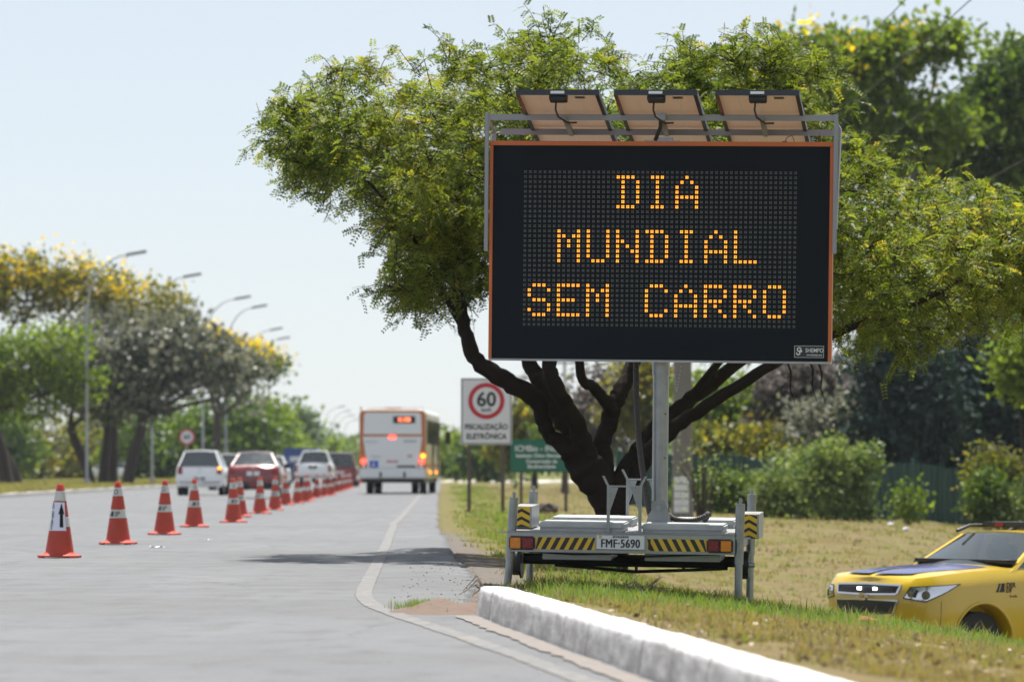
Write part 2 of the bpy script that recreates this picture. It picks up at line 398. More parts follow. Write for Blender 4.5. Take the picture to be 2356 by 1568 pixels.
# road sheet
def road_material():
    m = bpy.data.materials.new('worn_asphalt'); m.use_nodes = True
    nt = m.node_tree; L = nt.links.new; b = nt.nodes['Principled BSDF']
    geo = nt.nodes.new('ShaderNodeNewGeometry')
    def noise(sc, det=4, vec=(1, 1, 1)):
        mp = nt.nodes.new('ShaderNodeMapping'); mp.inputs['Scale'].default_value = vec; L(geo.outputs['Position'], mp.inputs['Vector'])
        n = nt.nodes.new('ShaderNodeTexNoise'); n.inputs['Scale'].default_value = sc; n.inputs['Detail'].default_value = det
        L(mp.outputs[0], n.inputs['Vector']); return n.outputs['Fac']
    def rg(src, a, c_, t0=0., t1=1.):
        r = nt.nodes.new('ShaderNodeMapRange'); r.inputs['From Min'].default_value = a; r.inputs['From Max'].default_value = c_
        r.inputs['To Min'].default_value = t0; r.inputs['To Max'].default_value = t1; L(src, r.inputs['Value']); return r.outputs[0]
    def mixc(f, a, c_):
        x = nt.nodes.new('ShaderNodeMix'); x.data_type = 'RGBA'; L(f, x.inputs['Factor'])
        for k, v in (('A', a), ('B', c_)):
            if isinstance(v, tuple): x.inputs[k].default_value = v+(1,)
            else: L(v, x.inputs[k])
        return x.outputs['Result']
    big = noise(.5, 3, (1, .32, 1)); lane = noise(1.5, 3, (1, .03, 1)); grit = noise(150, 2); mid = noise(3.2, 7, (1, .45, 1)); slab = noise(.23, 2, (.35, 1, 1)); spk = noise(34, 3, (1, .6, 1))
    c = mixc(rg(big, .3, .7), (.064,.069,.077), (.110,.115,.124))
    c = mixc(rg(lane, .38, .66, 0, .6), c, (.074,.078,.086))
    c = mixc(rg(mid, .54, .74, 0, .75), c, (.054,.056,.060))
    c = mixc(rg(slab, .545, .55, 0, .6), c, (.066,.067,.071))
    c = mixc(rg(spk, .55, .75, 0, .6), c, (.155,.156,.158))
    c = mixc(rg(spk, .42, .25, 0, .6), c, (.05,.05,.053))
    c = mixc(rg(grit, .3, .72, 0, .55), c, (.165,.166,.168))
    mpv = nt.nodes.new('ShaderNodeMapping'); mpv.inputs['Scale'].default_value = (.55, .16, 1); L(geo.outputs['Position'], mpv.inputs['Vector'])
    vadd = nt.nodes.new('ShaderNodeVectorMath'); vadd.operation = 'ADD'; L(mpv.outputs[0], vadd.inputs[0])
    wn_ = nt.nodes.new('ShaderNodeTexNoise'); wn_.inputs['Scale'].default_value = 1.2; wn_.inputs['Detail'].default_value = 5; L(geo.outputs['Position'], wn_.inputs['Vector'])
    vs_ = nt.nodes.new('ShaderNodeVectorMath'); vs_.operation = 'SCALE'; vs_.inputs['Scale'].default_value = .35; L(wn_.outputs['Color'], vs_.inputs[0]); L(vs_.outputs[0], vadd.inputs[1])
    vo = nt.nodes.new('ShaderNodeTexVoronoi'); vo.feature = 'DISTANCE_TO_EDGE'; vo.inputs['Scale'].default_value = 1.; L(vadd.outputs[0], vo.inputs['Vector'])
    ck = nt.nodes.new('ShaderNodeMath'); ck.operation = 'MULTIPLY'; L(rg(vo.outputs['Distance'], .004, .010, 1, 0), ck.inputs[0]); L(rg(big, .48, .60, 0, .42), ck.inputs[1])
    c = mixc(ck.outputs[0], c, (.03,.03,.032))
    sx = nt.nodes.new('ShaderNodeSeparateXYZ'); L(geo.outputs['Position'], sx.inputs[0])
    # sandy drift against the kerb
    L(c, b.inputs['Base Color'])
    L(rg(mid, .3, .7, .55, .78), b.inputs['Roughness']); b.inputs['Specular IOR Level'].default_value = .32
    bp = nt.nodes.new('ShaderNodeBump'); bp.inputs['Strength'].default_value = .45; bp.inputs['Distance'].default_value = .012
    L(grit, bp.inputs['Height']); L(bp.outputs['Normal'], b.inputs['Normal'])
    return m
M['asphalt'] = road_material()
Yr = axis((8, 17, 1), (17, 60, .16), (60, 130, 1.5), (130, 760, 12))
T = axis((-1, -.1, .1), (-.1, 1, .05))                 # placeholder axis, replaced per row below
cols = np.concatenate([np.linspace(0, .8, 26), np.linspace(.8, .985, 30)[1:], np.linspace(.985, 1, 7)[1:]])
UU, YY = np.meshgrid(cols, Yr)
Rg = xe(YY); jag = (.06*wob(YY*0+3, YY, 3.7)+.035*wob(YY*0+8, YY, 11.)+.02*wob(YY*0+1, YY, 27.))*smst(26.6, 28.5, YY)
Rg = Rg+jag
XX = xm(YY)+(Rg-xm(YY))*UU
ZZ = road_z(XX, YY)-.05*(UU > .9999)
nr, nc = UU.shape; idx = np.arange(nr*nc).reshape(nr, nc)
F = np.stack([idx[:-1, :-1], idx[:-1, 1:], idx[1:, 1:], idx[1:, :-1]], -1).reshape(-1, 4)
tag(link('road', np_mesh('road', np.stack([XX, YY, ZZ], -1).reshape(-1, 3), F), M['asphalt'], None, True), kind='structure')

def strip(name, pts, width, m_, dz=.004, zf=road_z, step=.25, rag=.0):
    pts = np.array(pts); Yd = axis((pts[0, 1], min(70, pts[-1, 1]), step), (min(70, pts[-1, 1]), pts[-1, 1], 4)) if pts[-1, 1] > 71 else np.arange(pts[0, 1], pts[-1, 1], step)
    Xd = np.interp(Yd, pts[:, 1], pts[:, 0])
    for _ in range(8): Xd[1:-1] = (Xd[:-2]+2*Xd[1:-1]+Xd[2:])/4
    dX = np.gradient(Xd, Yd); wN = np.sqrt(1+dX*dX)*width/2
    rL = rag*wob(Yd*0, Yd, 9); rR = rag*wob(Yd*0+5, Yd, 8)
    cs = np.linspace(-1, 1, 5)
    X = Xd[:, None]+cs[None]*(wN+np.where(cs[None] < 0, rL[:, None], rR[:, None])[:, :1]) if False else Xd[:, None]+cs[None]*wN[:, None]+np.where(cs[None] < 0, rL[:, None], rR[:, None])*(abs(cs)[None])
    Y = np.repeat(Yd[:, None], 5, 1); Z = zf(X, Y)+dz
    n, c_ = X.shape; ix = np.arange(n*c_).reshape(n, c_)
    F = np.stack([ix[:-1, :-1], ix[:-1, 1:], ix[1:, 1:], ix[1:, :-1]], -1).reshape(-1, 4)
    return link(name, np_mesh(name, np.stack([X, Y, Z], -1).reshape(-1, 3), F), m_, None, True)
def worn_paint(name, c, under, thr=.5):
    m = bpy.data.materials.new(name); m.use_nodes = True
    nt = m.node_tree; L = nt.links.new; b = nt.nodes['Principled BSDF']; b.inputs['Roughness'].default_value = .7
    geo = nt.nodes.new('ShaderNodeNewGeometry')
    n = nt.nodes.new('ShaderNodeTexNoise'); n.inputs['Scale'].default_value = 7; n.inputs['Detail'].default_value = 8; n.inputs['Roughness'].default_value = .7
    L(geo.outputs['Position'], n.inputs['Vector'])
    r = nt.nodes.new('ShaderNodeMapRange'); r.inputs['From Min'].default_value = thr-.06; r.inputs['From Max'].default_value = thr+.10; L(n.outputs['Fac'], r.inputs['Value'])
    x = nt.nodes.new('ShaderNodeMix'); x.data_type = 'RGBA'; L(r.outputs[0], x.inputs['Factor'])
    x.inputs['A'].default_value = c+(1,); x.inputs['B'].default_value = under+(1,); L(x.outputs['Result'], b.inputs['Base Color'])
    return m
M['line_paint'] = worn_paint('worn_road_line', (.165,.155,.142), (.096,.098,.102), .45)
tag(strip('edge_line', [(1.0, 11.5), (.32, 18.2), (.05, 20.6), (-.45, 24.6), (-.87, 27.7), (-1.02, 29.7), (-1.10, 31.6), (-1.36, 44.2), (-1.885, 67.8), (-2.37, 97.6), (-3.16, 145.6), (-5.9, 320)], .125, M['line_paint'], rag=.012), kind='structure')
M['drift'] = worn_paint('sandy_drift', (.165,.135,.115), (.125,.12,.118), .5)
tag(strip('gutter_drift', [(float(kface(y))-.09, y) for y in np.arange(11.5, 26.9, .5)], .15, M['drift'], dz=.007, rag=.035), kind='structure')

# kerb of painted stones, each its own piece
def kerb_material():
    m = bpy.data.materials.new('whitewashed_kerb'); m.use_nodes = True
    nt = m.node_tree; L = nt.links.new; b = nt.nodes['Principled BSDF']; b.inputs['Roughness'].default_value = .85
    geo = nt.nodes.new('ShaderNodeNewGeometry')
    def noise(sc, det, vec):
        mp = nt.nodes.new('ShaderNodeMapping'); mp.inputs['Scale'].default_value = vec; L(geo.outputs['Position'], mp.inputs['Vector'])
        n = nt.nodes.new('ShaderNodeTexNoise'); n.inputs['Scale'].default_value = sc; n.inputs['Detail'].default_value = det; n.inputs['Roughness'].default_value = .65
        L(mp.outputs[0], n.inputs['Vector']); return n.outputs['Fac']
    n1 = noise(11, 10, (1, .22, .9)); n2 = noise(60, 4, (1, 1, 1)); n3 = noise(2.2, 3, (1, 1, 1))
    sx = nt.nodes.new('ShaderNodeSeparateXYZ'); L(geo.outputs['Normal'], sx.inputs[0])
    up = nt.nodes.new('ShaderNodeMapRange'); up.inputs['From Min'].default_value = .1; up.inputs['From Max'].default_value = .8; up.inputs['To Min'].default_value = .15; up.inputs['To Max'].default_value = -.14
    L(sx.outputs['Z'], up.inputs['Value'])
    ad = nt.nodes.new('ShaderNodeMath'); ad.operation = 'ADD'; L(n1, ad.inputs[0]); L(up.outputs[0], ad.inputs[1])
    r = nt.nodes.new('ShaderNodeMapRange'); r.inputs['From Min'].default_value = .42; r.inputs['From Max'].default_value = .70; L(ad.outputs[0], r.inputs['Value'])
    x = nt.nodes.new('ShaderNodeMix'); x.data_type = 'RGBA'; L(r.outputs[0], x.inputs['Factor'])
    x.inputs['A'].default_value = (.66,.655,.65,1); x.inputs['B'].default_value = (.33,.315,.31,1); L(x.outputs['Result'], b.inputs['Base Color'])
    bp = nt.nodes.new('ShaderNodeBump'); bp.inputs['Strength'].default_value = .5; bp.inputs['Distance'].default_value = .02; L(n2, bp.inputs['Height']); L(bp.outputs[0], b.inputs['Normal'])
    return m
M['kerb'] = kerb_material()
kr = empty('kerb', (0, 0, 0)); tag(kr, kind='structure')
prof = [(0, -.08), (.004, .0), (.010, .05), (.016, .10), (.022, .145), (.028, .162), (.040, .174), (.058, .179), (.13, .181), (.19, .178), (.218, .166), (.228, .12), (.232, -.02)]
y0 = 26.85; first = True
while y0 > 9:
    ln = 1.0; n = 9
    ys = np.linspace(y0, y0-ln+.012, n)
    P = []
    jx, jz = random.uniform(-.003, .003), random.uniform(-.003, .003)
    for k, y in enumerate(ys):
        row = []
        for (a, z) in prof:
            zz = z; aa = a
            if first:
                e = min(1, (y0-y)/.22); e = math.sqrt(max(0, 1-(1-e)**2)); aa = .116+(a-.116)*(.35+.65*e); zz = z*(.80+.20*e) if z > 0 else z
            nz_ = .002*math.sin(y*9+a*40)+.0015*math.sin(y*23+z*60)
            row.append((float(kface(y))+aa+jx+nz_, y-a*.1, zz+jz+.0015*math.sin(y*6.1+2+a*20)+.001*math.sin(y*17)))
        P.append(row)
    mb = MB(); mb.grid(P); b0 = len(prof)
    mb.f.append(tuple(range(b0))); mb.m.append(0); mb.f.append(tuple((n-1)*b0+i for i in range(b0-1, -1, -1))); mb.m.append(0)
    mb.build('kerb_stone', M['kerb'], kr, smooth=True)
    y0 -= ln; first = False

# red earth heaped against the end of the kerb
P = []
for i in range(15):
    row = []
    for j in range(15):
        u, v = i/14*2-1, j/14*2-1
        r = math.hypot(u, v); h = max(0, 1-r**1.6)*(.075+.018*math.sin(9*u+3)+.014*math.sin(13*v))
        x = -.44+u*.36+.05*math.sin(3*v); y = 27.2+v*.75
        row.append((x, y, float(road_z(x, y))*.5-.01+h))
    P.append(row)
tag(MB().grid(P).build('dirt_heap', M['soil'], None, smooth=True), kind='structure')

# median kerb and pale side road in the distance
mb = MB(); rows = []
for y in list(np.arange(90, 300, 3.))+list(np.arange(300, 700, 20)):
    x = float(xm(y)); j = .03*math.sin(y*.9)
    rows.append([(x+.02, y, -.05), (x, y, .13+j*.3), (x-.16, y, .14+j*.3), (x-.2, y, -.05)])
tag(mb.grid(rows).build('median_kerb', M['concrete'], None), kind='structure')
M['pale_road'] = mat('pale_dusty_asphalt', (.42,.385,.36), .8, var=.15, scale=.1)
P = []
for t in np.linspace(0, 1, 24):
    y = 290+60*t+8*t*t; row = []
    for k in range(6):
        u = k/5; x = -5.2+u*34; yy = y+u*14
        row.append((x, yy, gz(x, yy)+.03))
    P.append(row)
tag(MB().grid(P).build('side_road', M['pale_road'], None, smooth=True), kind='structure')
# ------------------------------------------------------------------ the message sign trailer
tr = empty('message_sign_trailer', (.869, 34.2, 0), (R(2.0), R(.8), R(-7.6)),
           'galvanised trailer carrying a large lit amber message board and three solar panels', 'sign trailer')
G = M['galv']
# tail beam and deck
MB().box(-.918, .918, 0, .05, .235, .392).build('tail_beam', M['galv_flat'], tr, bevel=.004)
mb = MB(); mb.box(-.918, .918, .052, 1.80, .372, .396)
mb.box(-1.0, -.918, .02, .10, .384, .392); mb.box(.918, 1.03, .0, .12, .366, .374)
deck = mb.build('deck', M['galv_flat'], tr)
# chequer plate lip along the rear edge
mb = MB()
P = [[(-.90+1.80*i/60, -.012+.012*j, .392+.012*j-.004*(1-j)) for j in range(2)] for i in range(61)]
mb.box(-.918, .918, -.014, .05, .3925, .400)
mb.build('rear_lip', G, tr, bevel=.002)
for i in range(44):
    x = -.88+i*.0405
    b_ = MB().box(-.004, .004, 0, .075, 0, .003, Matrix.Translation((x, .06, .3965)) @ Matrix.Rotation(R(-28), 4, 'Z'))
    if i == 0: tread = b_
    else: tread.add(b_.v, b_.f)
tread.build('tread_ribs', G, deck)
for s in (-1, 1):
    MB().box(s*.9-.018, s*.9+.018, .055, 1.8, .25, .370).build('side_rail', G, tr, bevel=.003)
mb = MB(); mb.box(-.06, .06, 1.8, 3.3, .26, .36); mb.build('drawbar', G, tr, bevel=.004)
for s in (-1, 1):
    MB().tube((s*.85, 1.79, .31), (s*.05, 2.9, .31), .035, n=6).build('drawbar_brace', G, tr)
# battery box lids
for (x0, x1, y0, y1, z0, z1) in ((-.685, .005, .14, .60, .420, .468), (.148, .812, .14, .60, .412, .462), (-.69, -.01, 1.00, 1.48, .420, .470), (.15, .83, 1.00, 1.48, .415, .465)):
    mb = MB(); mb.box(x0, x1, y0, y1, z0, z1)
    lid = mb.build('battery_lid', M['lid'], tr, bevel=.012, smooth=True)
    MB().box(x0+.012, x1-.012, y0+.012, y1-.012, .3965, z0-.001).build('lid_collar', M['galv_flat'], lid)
# boxes below the deck
for x0, x1 in ((-.66, -.10), (.17, .78)):
    MB().box(x0, x1, .22, .68, .165, .368).build('under_box', M['galv_flat'], tr, bevel=.006)
# rear lamps
for s in (-1, 1):
    h = MB().box(s*.797-.104, s*.797+.104, -.030, -.0005, .252, .362).build('rear_lamp', M['dark_plastic'], tr, bevel=.012, smooth=True)
    MB().box(s*.848-.044 if s > 0 else s*.848-.044, s*.848+.044, -.040, -.0305, .262, .352).build('amber_lens', M['amber_lens'], h, bevel=.006, smooth=True)
    MB().box(s*.747-.046, s*.747+.046, -.040, -.0305, .262, .352).build('red_lens', M['red_lens'], h, bevel=.006, smooth=True)
# hazard stripes: yellow sheet with each black bar lying on it
for s in (-1, 1):
    xs0, xs1 = (-.688, -.206) if s < 0 else (.212, .690)
    sh = MB().box(xs0, xs1, -.004, -.0005, .258, .356).build('hazard_strip', M['yellow_reflect'], tr)
    x = xs0-.03
    while x < xs1:
        lo, hi = x, x+.037
        sk = .052 if s < 0 else -.052
        xx = x if s < 0 else x+.055
        q = [(max(xs0, min(xs1, a)), z) for a, z in ((xx, .2585), (xx+.037, .2585), (xx+.037+sk, .3555), (xx+sk, .3555))]
        if abs(q[0][0]-q[1][0])+abs(q[2][0]-q[3][0]) > .012:
            MB().prism(q, .002, Matrix.Translation((0, -.0064, 0))).build('black_bar', M['black_vinyl'], sh)
        x += .0738
MB().box(.222, .240, -.012, -.0068, .268, .352).build('cable_clip', M['black_steel'], tr)
for x in (-.90, -.45, .30, .60, .90):
    MB().tube((x, -.010, .2455), (x, -.0003, .2455), .008, n=6).build('bolt', M['galv'], tr)
MB().path([(-.80, .10, .235), (-.4, .12, .215), (-.05, .12, .225), (.1, .14, .20), (.5, .12, .222), (.8, .10, .235)], .008, 6).build('wiring_loom', M['hose'], tr)
# number plate
pl = MB().box(-.204, .200, -.014, -.007, .262, .388).build('number_plate', M['plate_white'], tr, bevel=.004)
mb = MB()
for (x0, x1, z0, z1) in ((-.198, .194, .3815, .3835), (-.198, .194, .2665, .2685), (-.198, -.196, .2685, .3815), (.192, .194, .2685, .3815)):
    mb.box(x0, x1, -.0165, -.0145, z0, z1)
mb.build('plate_rim', M['dark_plastic'], pl)
for dx in (-.0022, 0, .0022):      # three close strokes make the bold stamped figures
    lettering('FMF·5690', .096, M['ink'], pl, (-.002+dx, -.0160-.0002*dx/.0022, .312), name='plate_number', off=0., sx=.79, spacing=1.06)
lettering('SP-VALINHOS', .021, M['ink'], pl, (0, -.0160, .367), name='plate_town', off=.0006)
MB().lathe([(.012, 0), (.012, .003)], 10).build('plate_seal', M['yellow_reflect'], pl).matrix_local = Matrix.Translation((-.165, -.0145, .366)) @ Matrix.Rotation(R(90), 4, 'X')
# chevron boxes
def chevron_box(x0, x1, z0, z1):
    b_ = empty('chevron_box'); b_.parent = tr
    mb = MB(); mb.box(x0, x1, .42, .90, z1-.012, z1); mb.box(x0, x1, .42, .43, z0, z1-.0125)
    mb.box(x0, x0+.012, .4305, .90, z0, z1-.0125); mb.box(x1-.012, x1, .4305, .90, z0, z1-.0125); mb.box(x0+.0125, x1-.0125, .888, .90, z0, z1-.0125)
    mb.build('box_shell', M['galv_flat'], b_)
    xf0, xf1 = x0+.004, x1-.016
    face = MB().box(xf0, xf1, .416, .4195, z0+.004, z1-.002).build('chevron_face', M['yellow_reflect'], b_)
    xc = (xf0+xf1)/2; h = .025; z = z0-.03
    while z < z1:
        for sgn in (-1, 1):
            xe_ = xf0 if sgn < 0 else xf1
            q = [(xc, z+.036), (xe_, z), (xe_, z+h), (xc, z+.036+h)]
            if min(p[1] for p in q) < z0+.004 or max(p[1] for p in q) > z1-.003:
                q = [(a, max(z0+.005, min(z1-.004, c))) for a, c in q]
            if max(p[1] for p in q)-min(p[1] for p in q) > .012:
                MB().prism(q, .002, Matrix.Translation((0, .4135, 0))).build('chevron_bar', M['black_vinyl'], b_)
        z += .064
chevron_box(-.93, -.775, .405, .580); chevron_box(.925, 1.075, .345, .545)
# four screw legs
for (x, y, top, zz, lean) in ((-.888, .09, .665, -.03, -.02), (.945, .03, .645, -.155, 0), (-.90, 1.42, .665, -.12, -.01), (.93, 1.42, .665, -.22, 0)):
    lg = empty('screw_leg'); lg.parent = tr
    MB().tube((x+lean, y, .16), (x+.01, y, top), .037, n=16).build('sleeve', G, lg, smooth=True)
    MB().tube((x+lean*2, y, zz-.02), (x+lean, y, .159), .031, n=16).build('inner_tube', G, lg, smooth=True)
    MB().tube((x+.01, y, top+.001), (x+.01, y, top+.045), .012, n=8).tube((x+.01, y, top+.02), (x+.01, y, top+.03), .018, n=6).build('screw_head', M['galv'], lg)
    MB().tube((x+lean*2, y, zz-.03), (x+lean*2, y, zz-.015), .055, n=14).build('foot_plate', G, lg)
# axle with truss rods, hubs
mb = MB(); mb.tube((-.88, .74, .140), (.93, .74, .140), .046, n=10); mb.tube((-.60, .74, .10), (.80, .74, .10), .018, n=6)
mb.path([(-.62, .74, .09), (-.35, .74, .075), (.04, .74, .045), (.46, .74, .065), (.80, .74, .085)], .015, 6)
for x in (-.34, .05, .44): mb.tube((x, .74, .13), (x, .74, .055), .014, n=6)
mb.build('axle', M['black_steel'], tr)
for s in (-1, 1):
    w = MB().tube((s*.905, .74, .115), (s*.975, .74, .115), .115, n=22).build('brake_drum', M['black_steel'], tr, bevel=.008, smooth=True)
    MB().tube((s*.976, .74, .115), (s*1.02, .74, .115), .028, .02, n=12).build('hub_cap', G, w, smooth=True)
    MB().tube((s*.89, .74, .115), (s*.904, .74, .115), .14, n=22).build('drum_plate', M['black_steel'], w)
# cradles that hold the lowered board
for y in (.10, 1.55):
    c = empty('board_cradle'); c.parent = tr
    mb = MB()
    for x in (-.114, .142): mb.box(x-.012, x+.012, y-.012, y+.012, .398, .762)
    mb.build('upright', G, c)
    MB().box(-.126, .154, y-.02, y+.02, .7625, .774).build('cross_bar', G, c)
    mb = MB()
    for x, xo in ((-.12, -.158), (.148, .186)): mb.prism([(x-.008, .775), (x+.008, .775), (xo+.008, .85), (xo-.008, .85)], .04, Matrix.Translation((0, y-.02, 0)))
    mb.build('flared_arm', G, c)
    for x, q in ((-.10, .065), (.128, -.065)):
        MB().prism([(x, .76), (x+q, .76), (x, .57)], .004, Matrix.Translation((0, y-.002, 0))).build('gusset', G, c)
# mast
MX, MY = .235, .76
ms = MB().path([(MX, MY, .40), (MX, MY, 3.4)], .0655, 24).build('mast', G, tr, smooth=True)
mb = MB()
for y in (MY-.075, MY+.068): mb.prism([(MX-.115, .398), (MX+.115, .398), (MX+.055, .63), (MX-.055, .63)], .008, Matrix.Translation((0, y, 0)))
for s in (-1, 1): mb.box(MX+s*.085-.004, MX+s*.085+.004, MY-.066, MY+.067, .398, .50)
mb.build('mast_bracket', G, ms)
MB().tube((MX, MY-.092, .575), (MX, MY-.0755, .575), .022, n=12).tube((MX, MY-.10, .575), (MX, MY-.0925, .575), .012, n=6).build('pivot_bolt', M['galv_flat'], ms)
mb = MB(); mb.tube((MX, MY, 1.66), (MX, MY, 1.76), .072, n=24); mb.build('mast_collar', G, ms, smooth=True)
for z in (.98, 1.34): MB().tube((MX+.045, MY-.056, z), (MX+.045, MY-.050, z), .006, n=8).build('bolt_hole', M['black_steel'], ms)
# corrugated hose down the mast, curling on the deck
def hose(pts, r, name):
    v = [Vector(p) for p in pts]; out = []; rad = []
    for i in range(len(v)-1):
        p0 = v[max(i-1, 0)]; p1 = v[i]; p2 = v[i+1]; p3 = v[min(i+2, len(v)-1)]
        n = max(6, int((p2-p1).length/.008))
        for k in range(n):
            t = k/n
            out.append(.5*((2*p1)+(-p0+p2)*t+(2*p0-5*p1+4*p2-p3)*t*t+(-p0+3*p1-3*p2+p3)*t**3))
    for i in range(len(out)): rad.append(r*(1+.09*(1 if i % 2 else -1)))
    return MB().path(out, rad, 8).build(name, M['hose'], tr)
hose([(MX-.20, MY-.04, 1.80), (MX-.195, MY-.06, 1.5), (MX-.165, MY-.08, 1.1), (MX-.115, MY-.09, .75), (MX-.08, MY-.06, .55), (MX-.05, MY+.1, .43)], .024, 'cable_hose')
hose([(MX+.05, MY+.06, .52), (MX+.14, MY+.02, .475), (MX+.27, MY, .470), (MX+.36, MY-.01, .50), (MX+.40, MY+.02, .525), (MX+.36, MY+.06, .46)], .022, 'coiled_hose')
# hanging chain
mb = MB()
for k in range(20):
    t = k/19; x = MX+.098+.05*(1-(2*t-1)**2)*(.6)-.03*t; z = 1.76-.24*(1-abs(2*t-1)**1.4); x = MX+.11+.06*t-.012*math.sin(t*3)
    mb.box(x-.004, x+.004, MY-.02, MY-.014, z-.006, z+.006)
mb.build('hanging_chain', G, tr)

# ---- display board
DX, DZ, DW, DH, DY = .235, 2.655, 2.795, 1.787, .55
board = empty('display_board'); board.parent = tr
x0, x1, z0, z1 = DX-DW/2, DX+DW/2, DZ-DH/2, DZ+DH/2
MB().box(x0+.012, x1-.012, DY+.012, DY+.15, z0+.012, z1-.012).build('cabinet', M['panel_frame'], board)
MB().box(x0+.026, x1-.026, DY+.004, DY+.0115, z0+.018, z1-.036).build('screen_face', M['screen'], board)
MB().box(x0, x1, DY-.01, DY+.155, z1-.036, z1).build('top_frame', M['orange'], board, bevel=.003)
for a, b_ in ((x0, x0+.026), (x1-.026, x1)):
    MB().box(a, b_, DY-.006, DY+.152, z0+.018, z1-.0365).build('side_frame', M['orange'], board, bevel=.003)
MB().box(x0+.002, x1-.002, DY-.004, DY+.15, z0, z0+.0175).build('bottom_frame', M['galv_flat'], board)
PIT = .0400; NC, NR = 56, 32
gx0 = x0+.1045*DW; gz0 = z1-.1395*DH
FONT = {'D': ['11110','01001','01001','01001','01001','01001','11110'], 'I': ['111','010','010','010','010','010','111'],
 'A': ['00100','01010','10001','10001','11111','10001','10001'], 'M': ['10001','11011','10101','10101','10001','10001','10001'],
 'U': ['10001']*6+['01110'], 'N': ['10001','10001','11001','10101','10011','10001','10001'], 'L': ['10000']*6+['11111'],
 'S': ['01110','10001','10000','01110','00001','10001','01110'], 'E': ['11111','10000','10000','11110','10000','10000','11111'],
 'C': ['01110','10001','10000','10000','10000','10001','01110'], 'R': ['11110','10001','10001','11110','10100','10010','10001'],
 'O': ['01110']+['10001']*5+['01110']}
on = set()
for ch, c, r in [('D',19,1),('I',26,1),('A',31,1),('M',7,12),('U',13,12),('N',19,12),('D',25,12),('I',32,12),('A',37,12),('L',43,12),
                 ('S',1,23),('E',7,23),('M',13,23),('C',25,23),('A',31,23),('R',37,23),('R',43,23),('O',49,23)]:
    for j, row in enumerate(FONT[ch]):
        for i, q in enumerate(row):
            if q == '1': on.add((c+i, r+j))
lit, off_ = MB(), MB()
for r in range(NR):
    for c in range(NC):
        cx, cz = gx0+c*PIT, gz0-r*PIT
        for sx in (-1, 1):
            for sz in (-1, 1):
                if (c, r) in on:
                    px, pz = cx+sx*.0066, cz+sz*.0066
                    lit.add([(px+.0053*math.cos(k*math.pi/4), DY-.002, pz+.0053*math.sin(k*math.pi/4)) for k in range(8)]+[(px+.0053*math.cos(k*math.pi/4), DY+.0035, pz+.0053*math.sin(k*math.pi/4)) for k in range(8)],
                            [tuple(range(8))]+[(k, k+8, (k+1) % 8+8, (k+1) % 8) for k in range(8)])
                else:
                    px, pz = cx+sx*.0058, cz+sz*.0058
                    off_.box(px-.0036, px+.0036, DY+.0005, DY+.0036, pz-.0036, pz+.0036)
tag(lit.build('lit_led_dots', M['led_on'], board, fix=False), 'amber lit dots spelling three lines of text', kind='stuff')
tag(off_.build('unlit_led_dots', M['led_off'], board, fix=False), 'grid of small grey unlit dots', kind='stuff')
# maker's badge
bx0, bx1, bz0, bz1 = x1-.30, x1-.055, z0+.045, z0+.150
bd = MB().box(bx0, bx1, DY+.0005, DY+.0036, bz0, bz1).build('maker_badge', M['panel_frame'], tr)
mb = MB()
for (a, b_, c, d) in ((bx0+.004, bx1-.004, bz1-.008, bz1-.0055), (bx0+.004, bx1-.004, bz0+.0055, bz0+.008), (bx0+.004, bx0+.0065, bz0+.008, bz1-.008), (bx1-.0065, bx1-.004, bz0+.008, bz1-.008)):
    mb.box(a, b_, DY-.001, DY+.0003, c, d)
mb.build('badge_rim', M['plate_white'], bd)
lettering('SHEMPO', .046, M['plate_white'], bd, (bx0+.165, DY-.001, bz0+.062), name='badge_name', sx=.84, off=.0004)
lettering('www.shempo.com', .020, M['plate_white'], bd, (bx0+.165, DY-.001, bz0+.027), name='badge_address', sx=.84, off=.0004)
mb = MB()
def ring(cx, cz, r0, r1, a0, a1, n=14):
    q0 = [(cx+r0*math.cos(R(a0+(a1-a0)*k/n)), DY-.001, cz+r0*math.sin(R(a0+(a1-a0)*k/n))) for k in range(n+1)]
    q1 = [(cx+r1*math.cos(R(a0+(a1-a0)*k/n)), DY-.001, cz+r1*math.sin(R(a0+(a1-a0)*k/n))) for k in range(n+1)]
    mb.grid([q0, q1])
ex, ez = bx0+.043, bz0+.055
ring(ex, ez+.014, .011, .020, 20, 330); ring(ex-.008, ez-.014, .009, .018, 160, 430); ring(ex+.012, ez+.004, .004, .012, 0, 360)
mb.build('badge_emblem', M['plate_white'], bd)
# ---- rack and solar panels
rack = empty('panel_rack'); rack.parent = tr
xl, xr = x0-.02, x1+.02
for (y, z, a, b_) in ((.50, 3.765, xl, xr), (.94, 3.665, xl+.05, xr-.03)):
    mb = MB(); mb.box(a, b_, y-.002, y+.002, z-.05, z-.0035); mb.box(a, b_, y-.002, y+.035, z-.003, z); mb.build('rack_bar', M['alu'], rack)
for x, s in ((xl, -1), (xr, 1)):
    mb = MB(); mb.box(x-.016, x+.016, .49, .52, 2.65, 3.770); mb.build('rack_post', M['alu'], rack, bevel=.003)
    mb = MB(); mb.box(x-.012, x+.012, .93, .96, 3.30, 3.66); mb.build('rack_post', M['alu'], rack)
    mb = MB(); mb.tube((x, .51, 3.74), (x, .95, 3.64), .014, n=6); mb.build('rack_stay', M['alu'], rack)
MB().prism([(x1+.012, 2.85), (x1+.028, 2.85), (x1+.055, 3.66), (x1+.030, 3.70)], .16, Matrix.Translation((0, .60, 0))).build('side_plate', M['alu'], rack)
SLP = math.atan(.24)
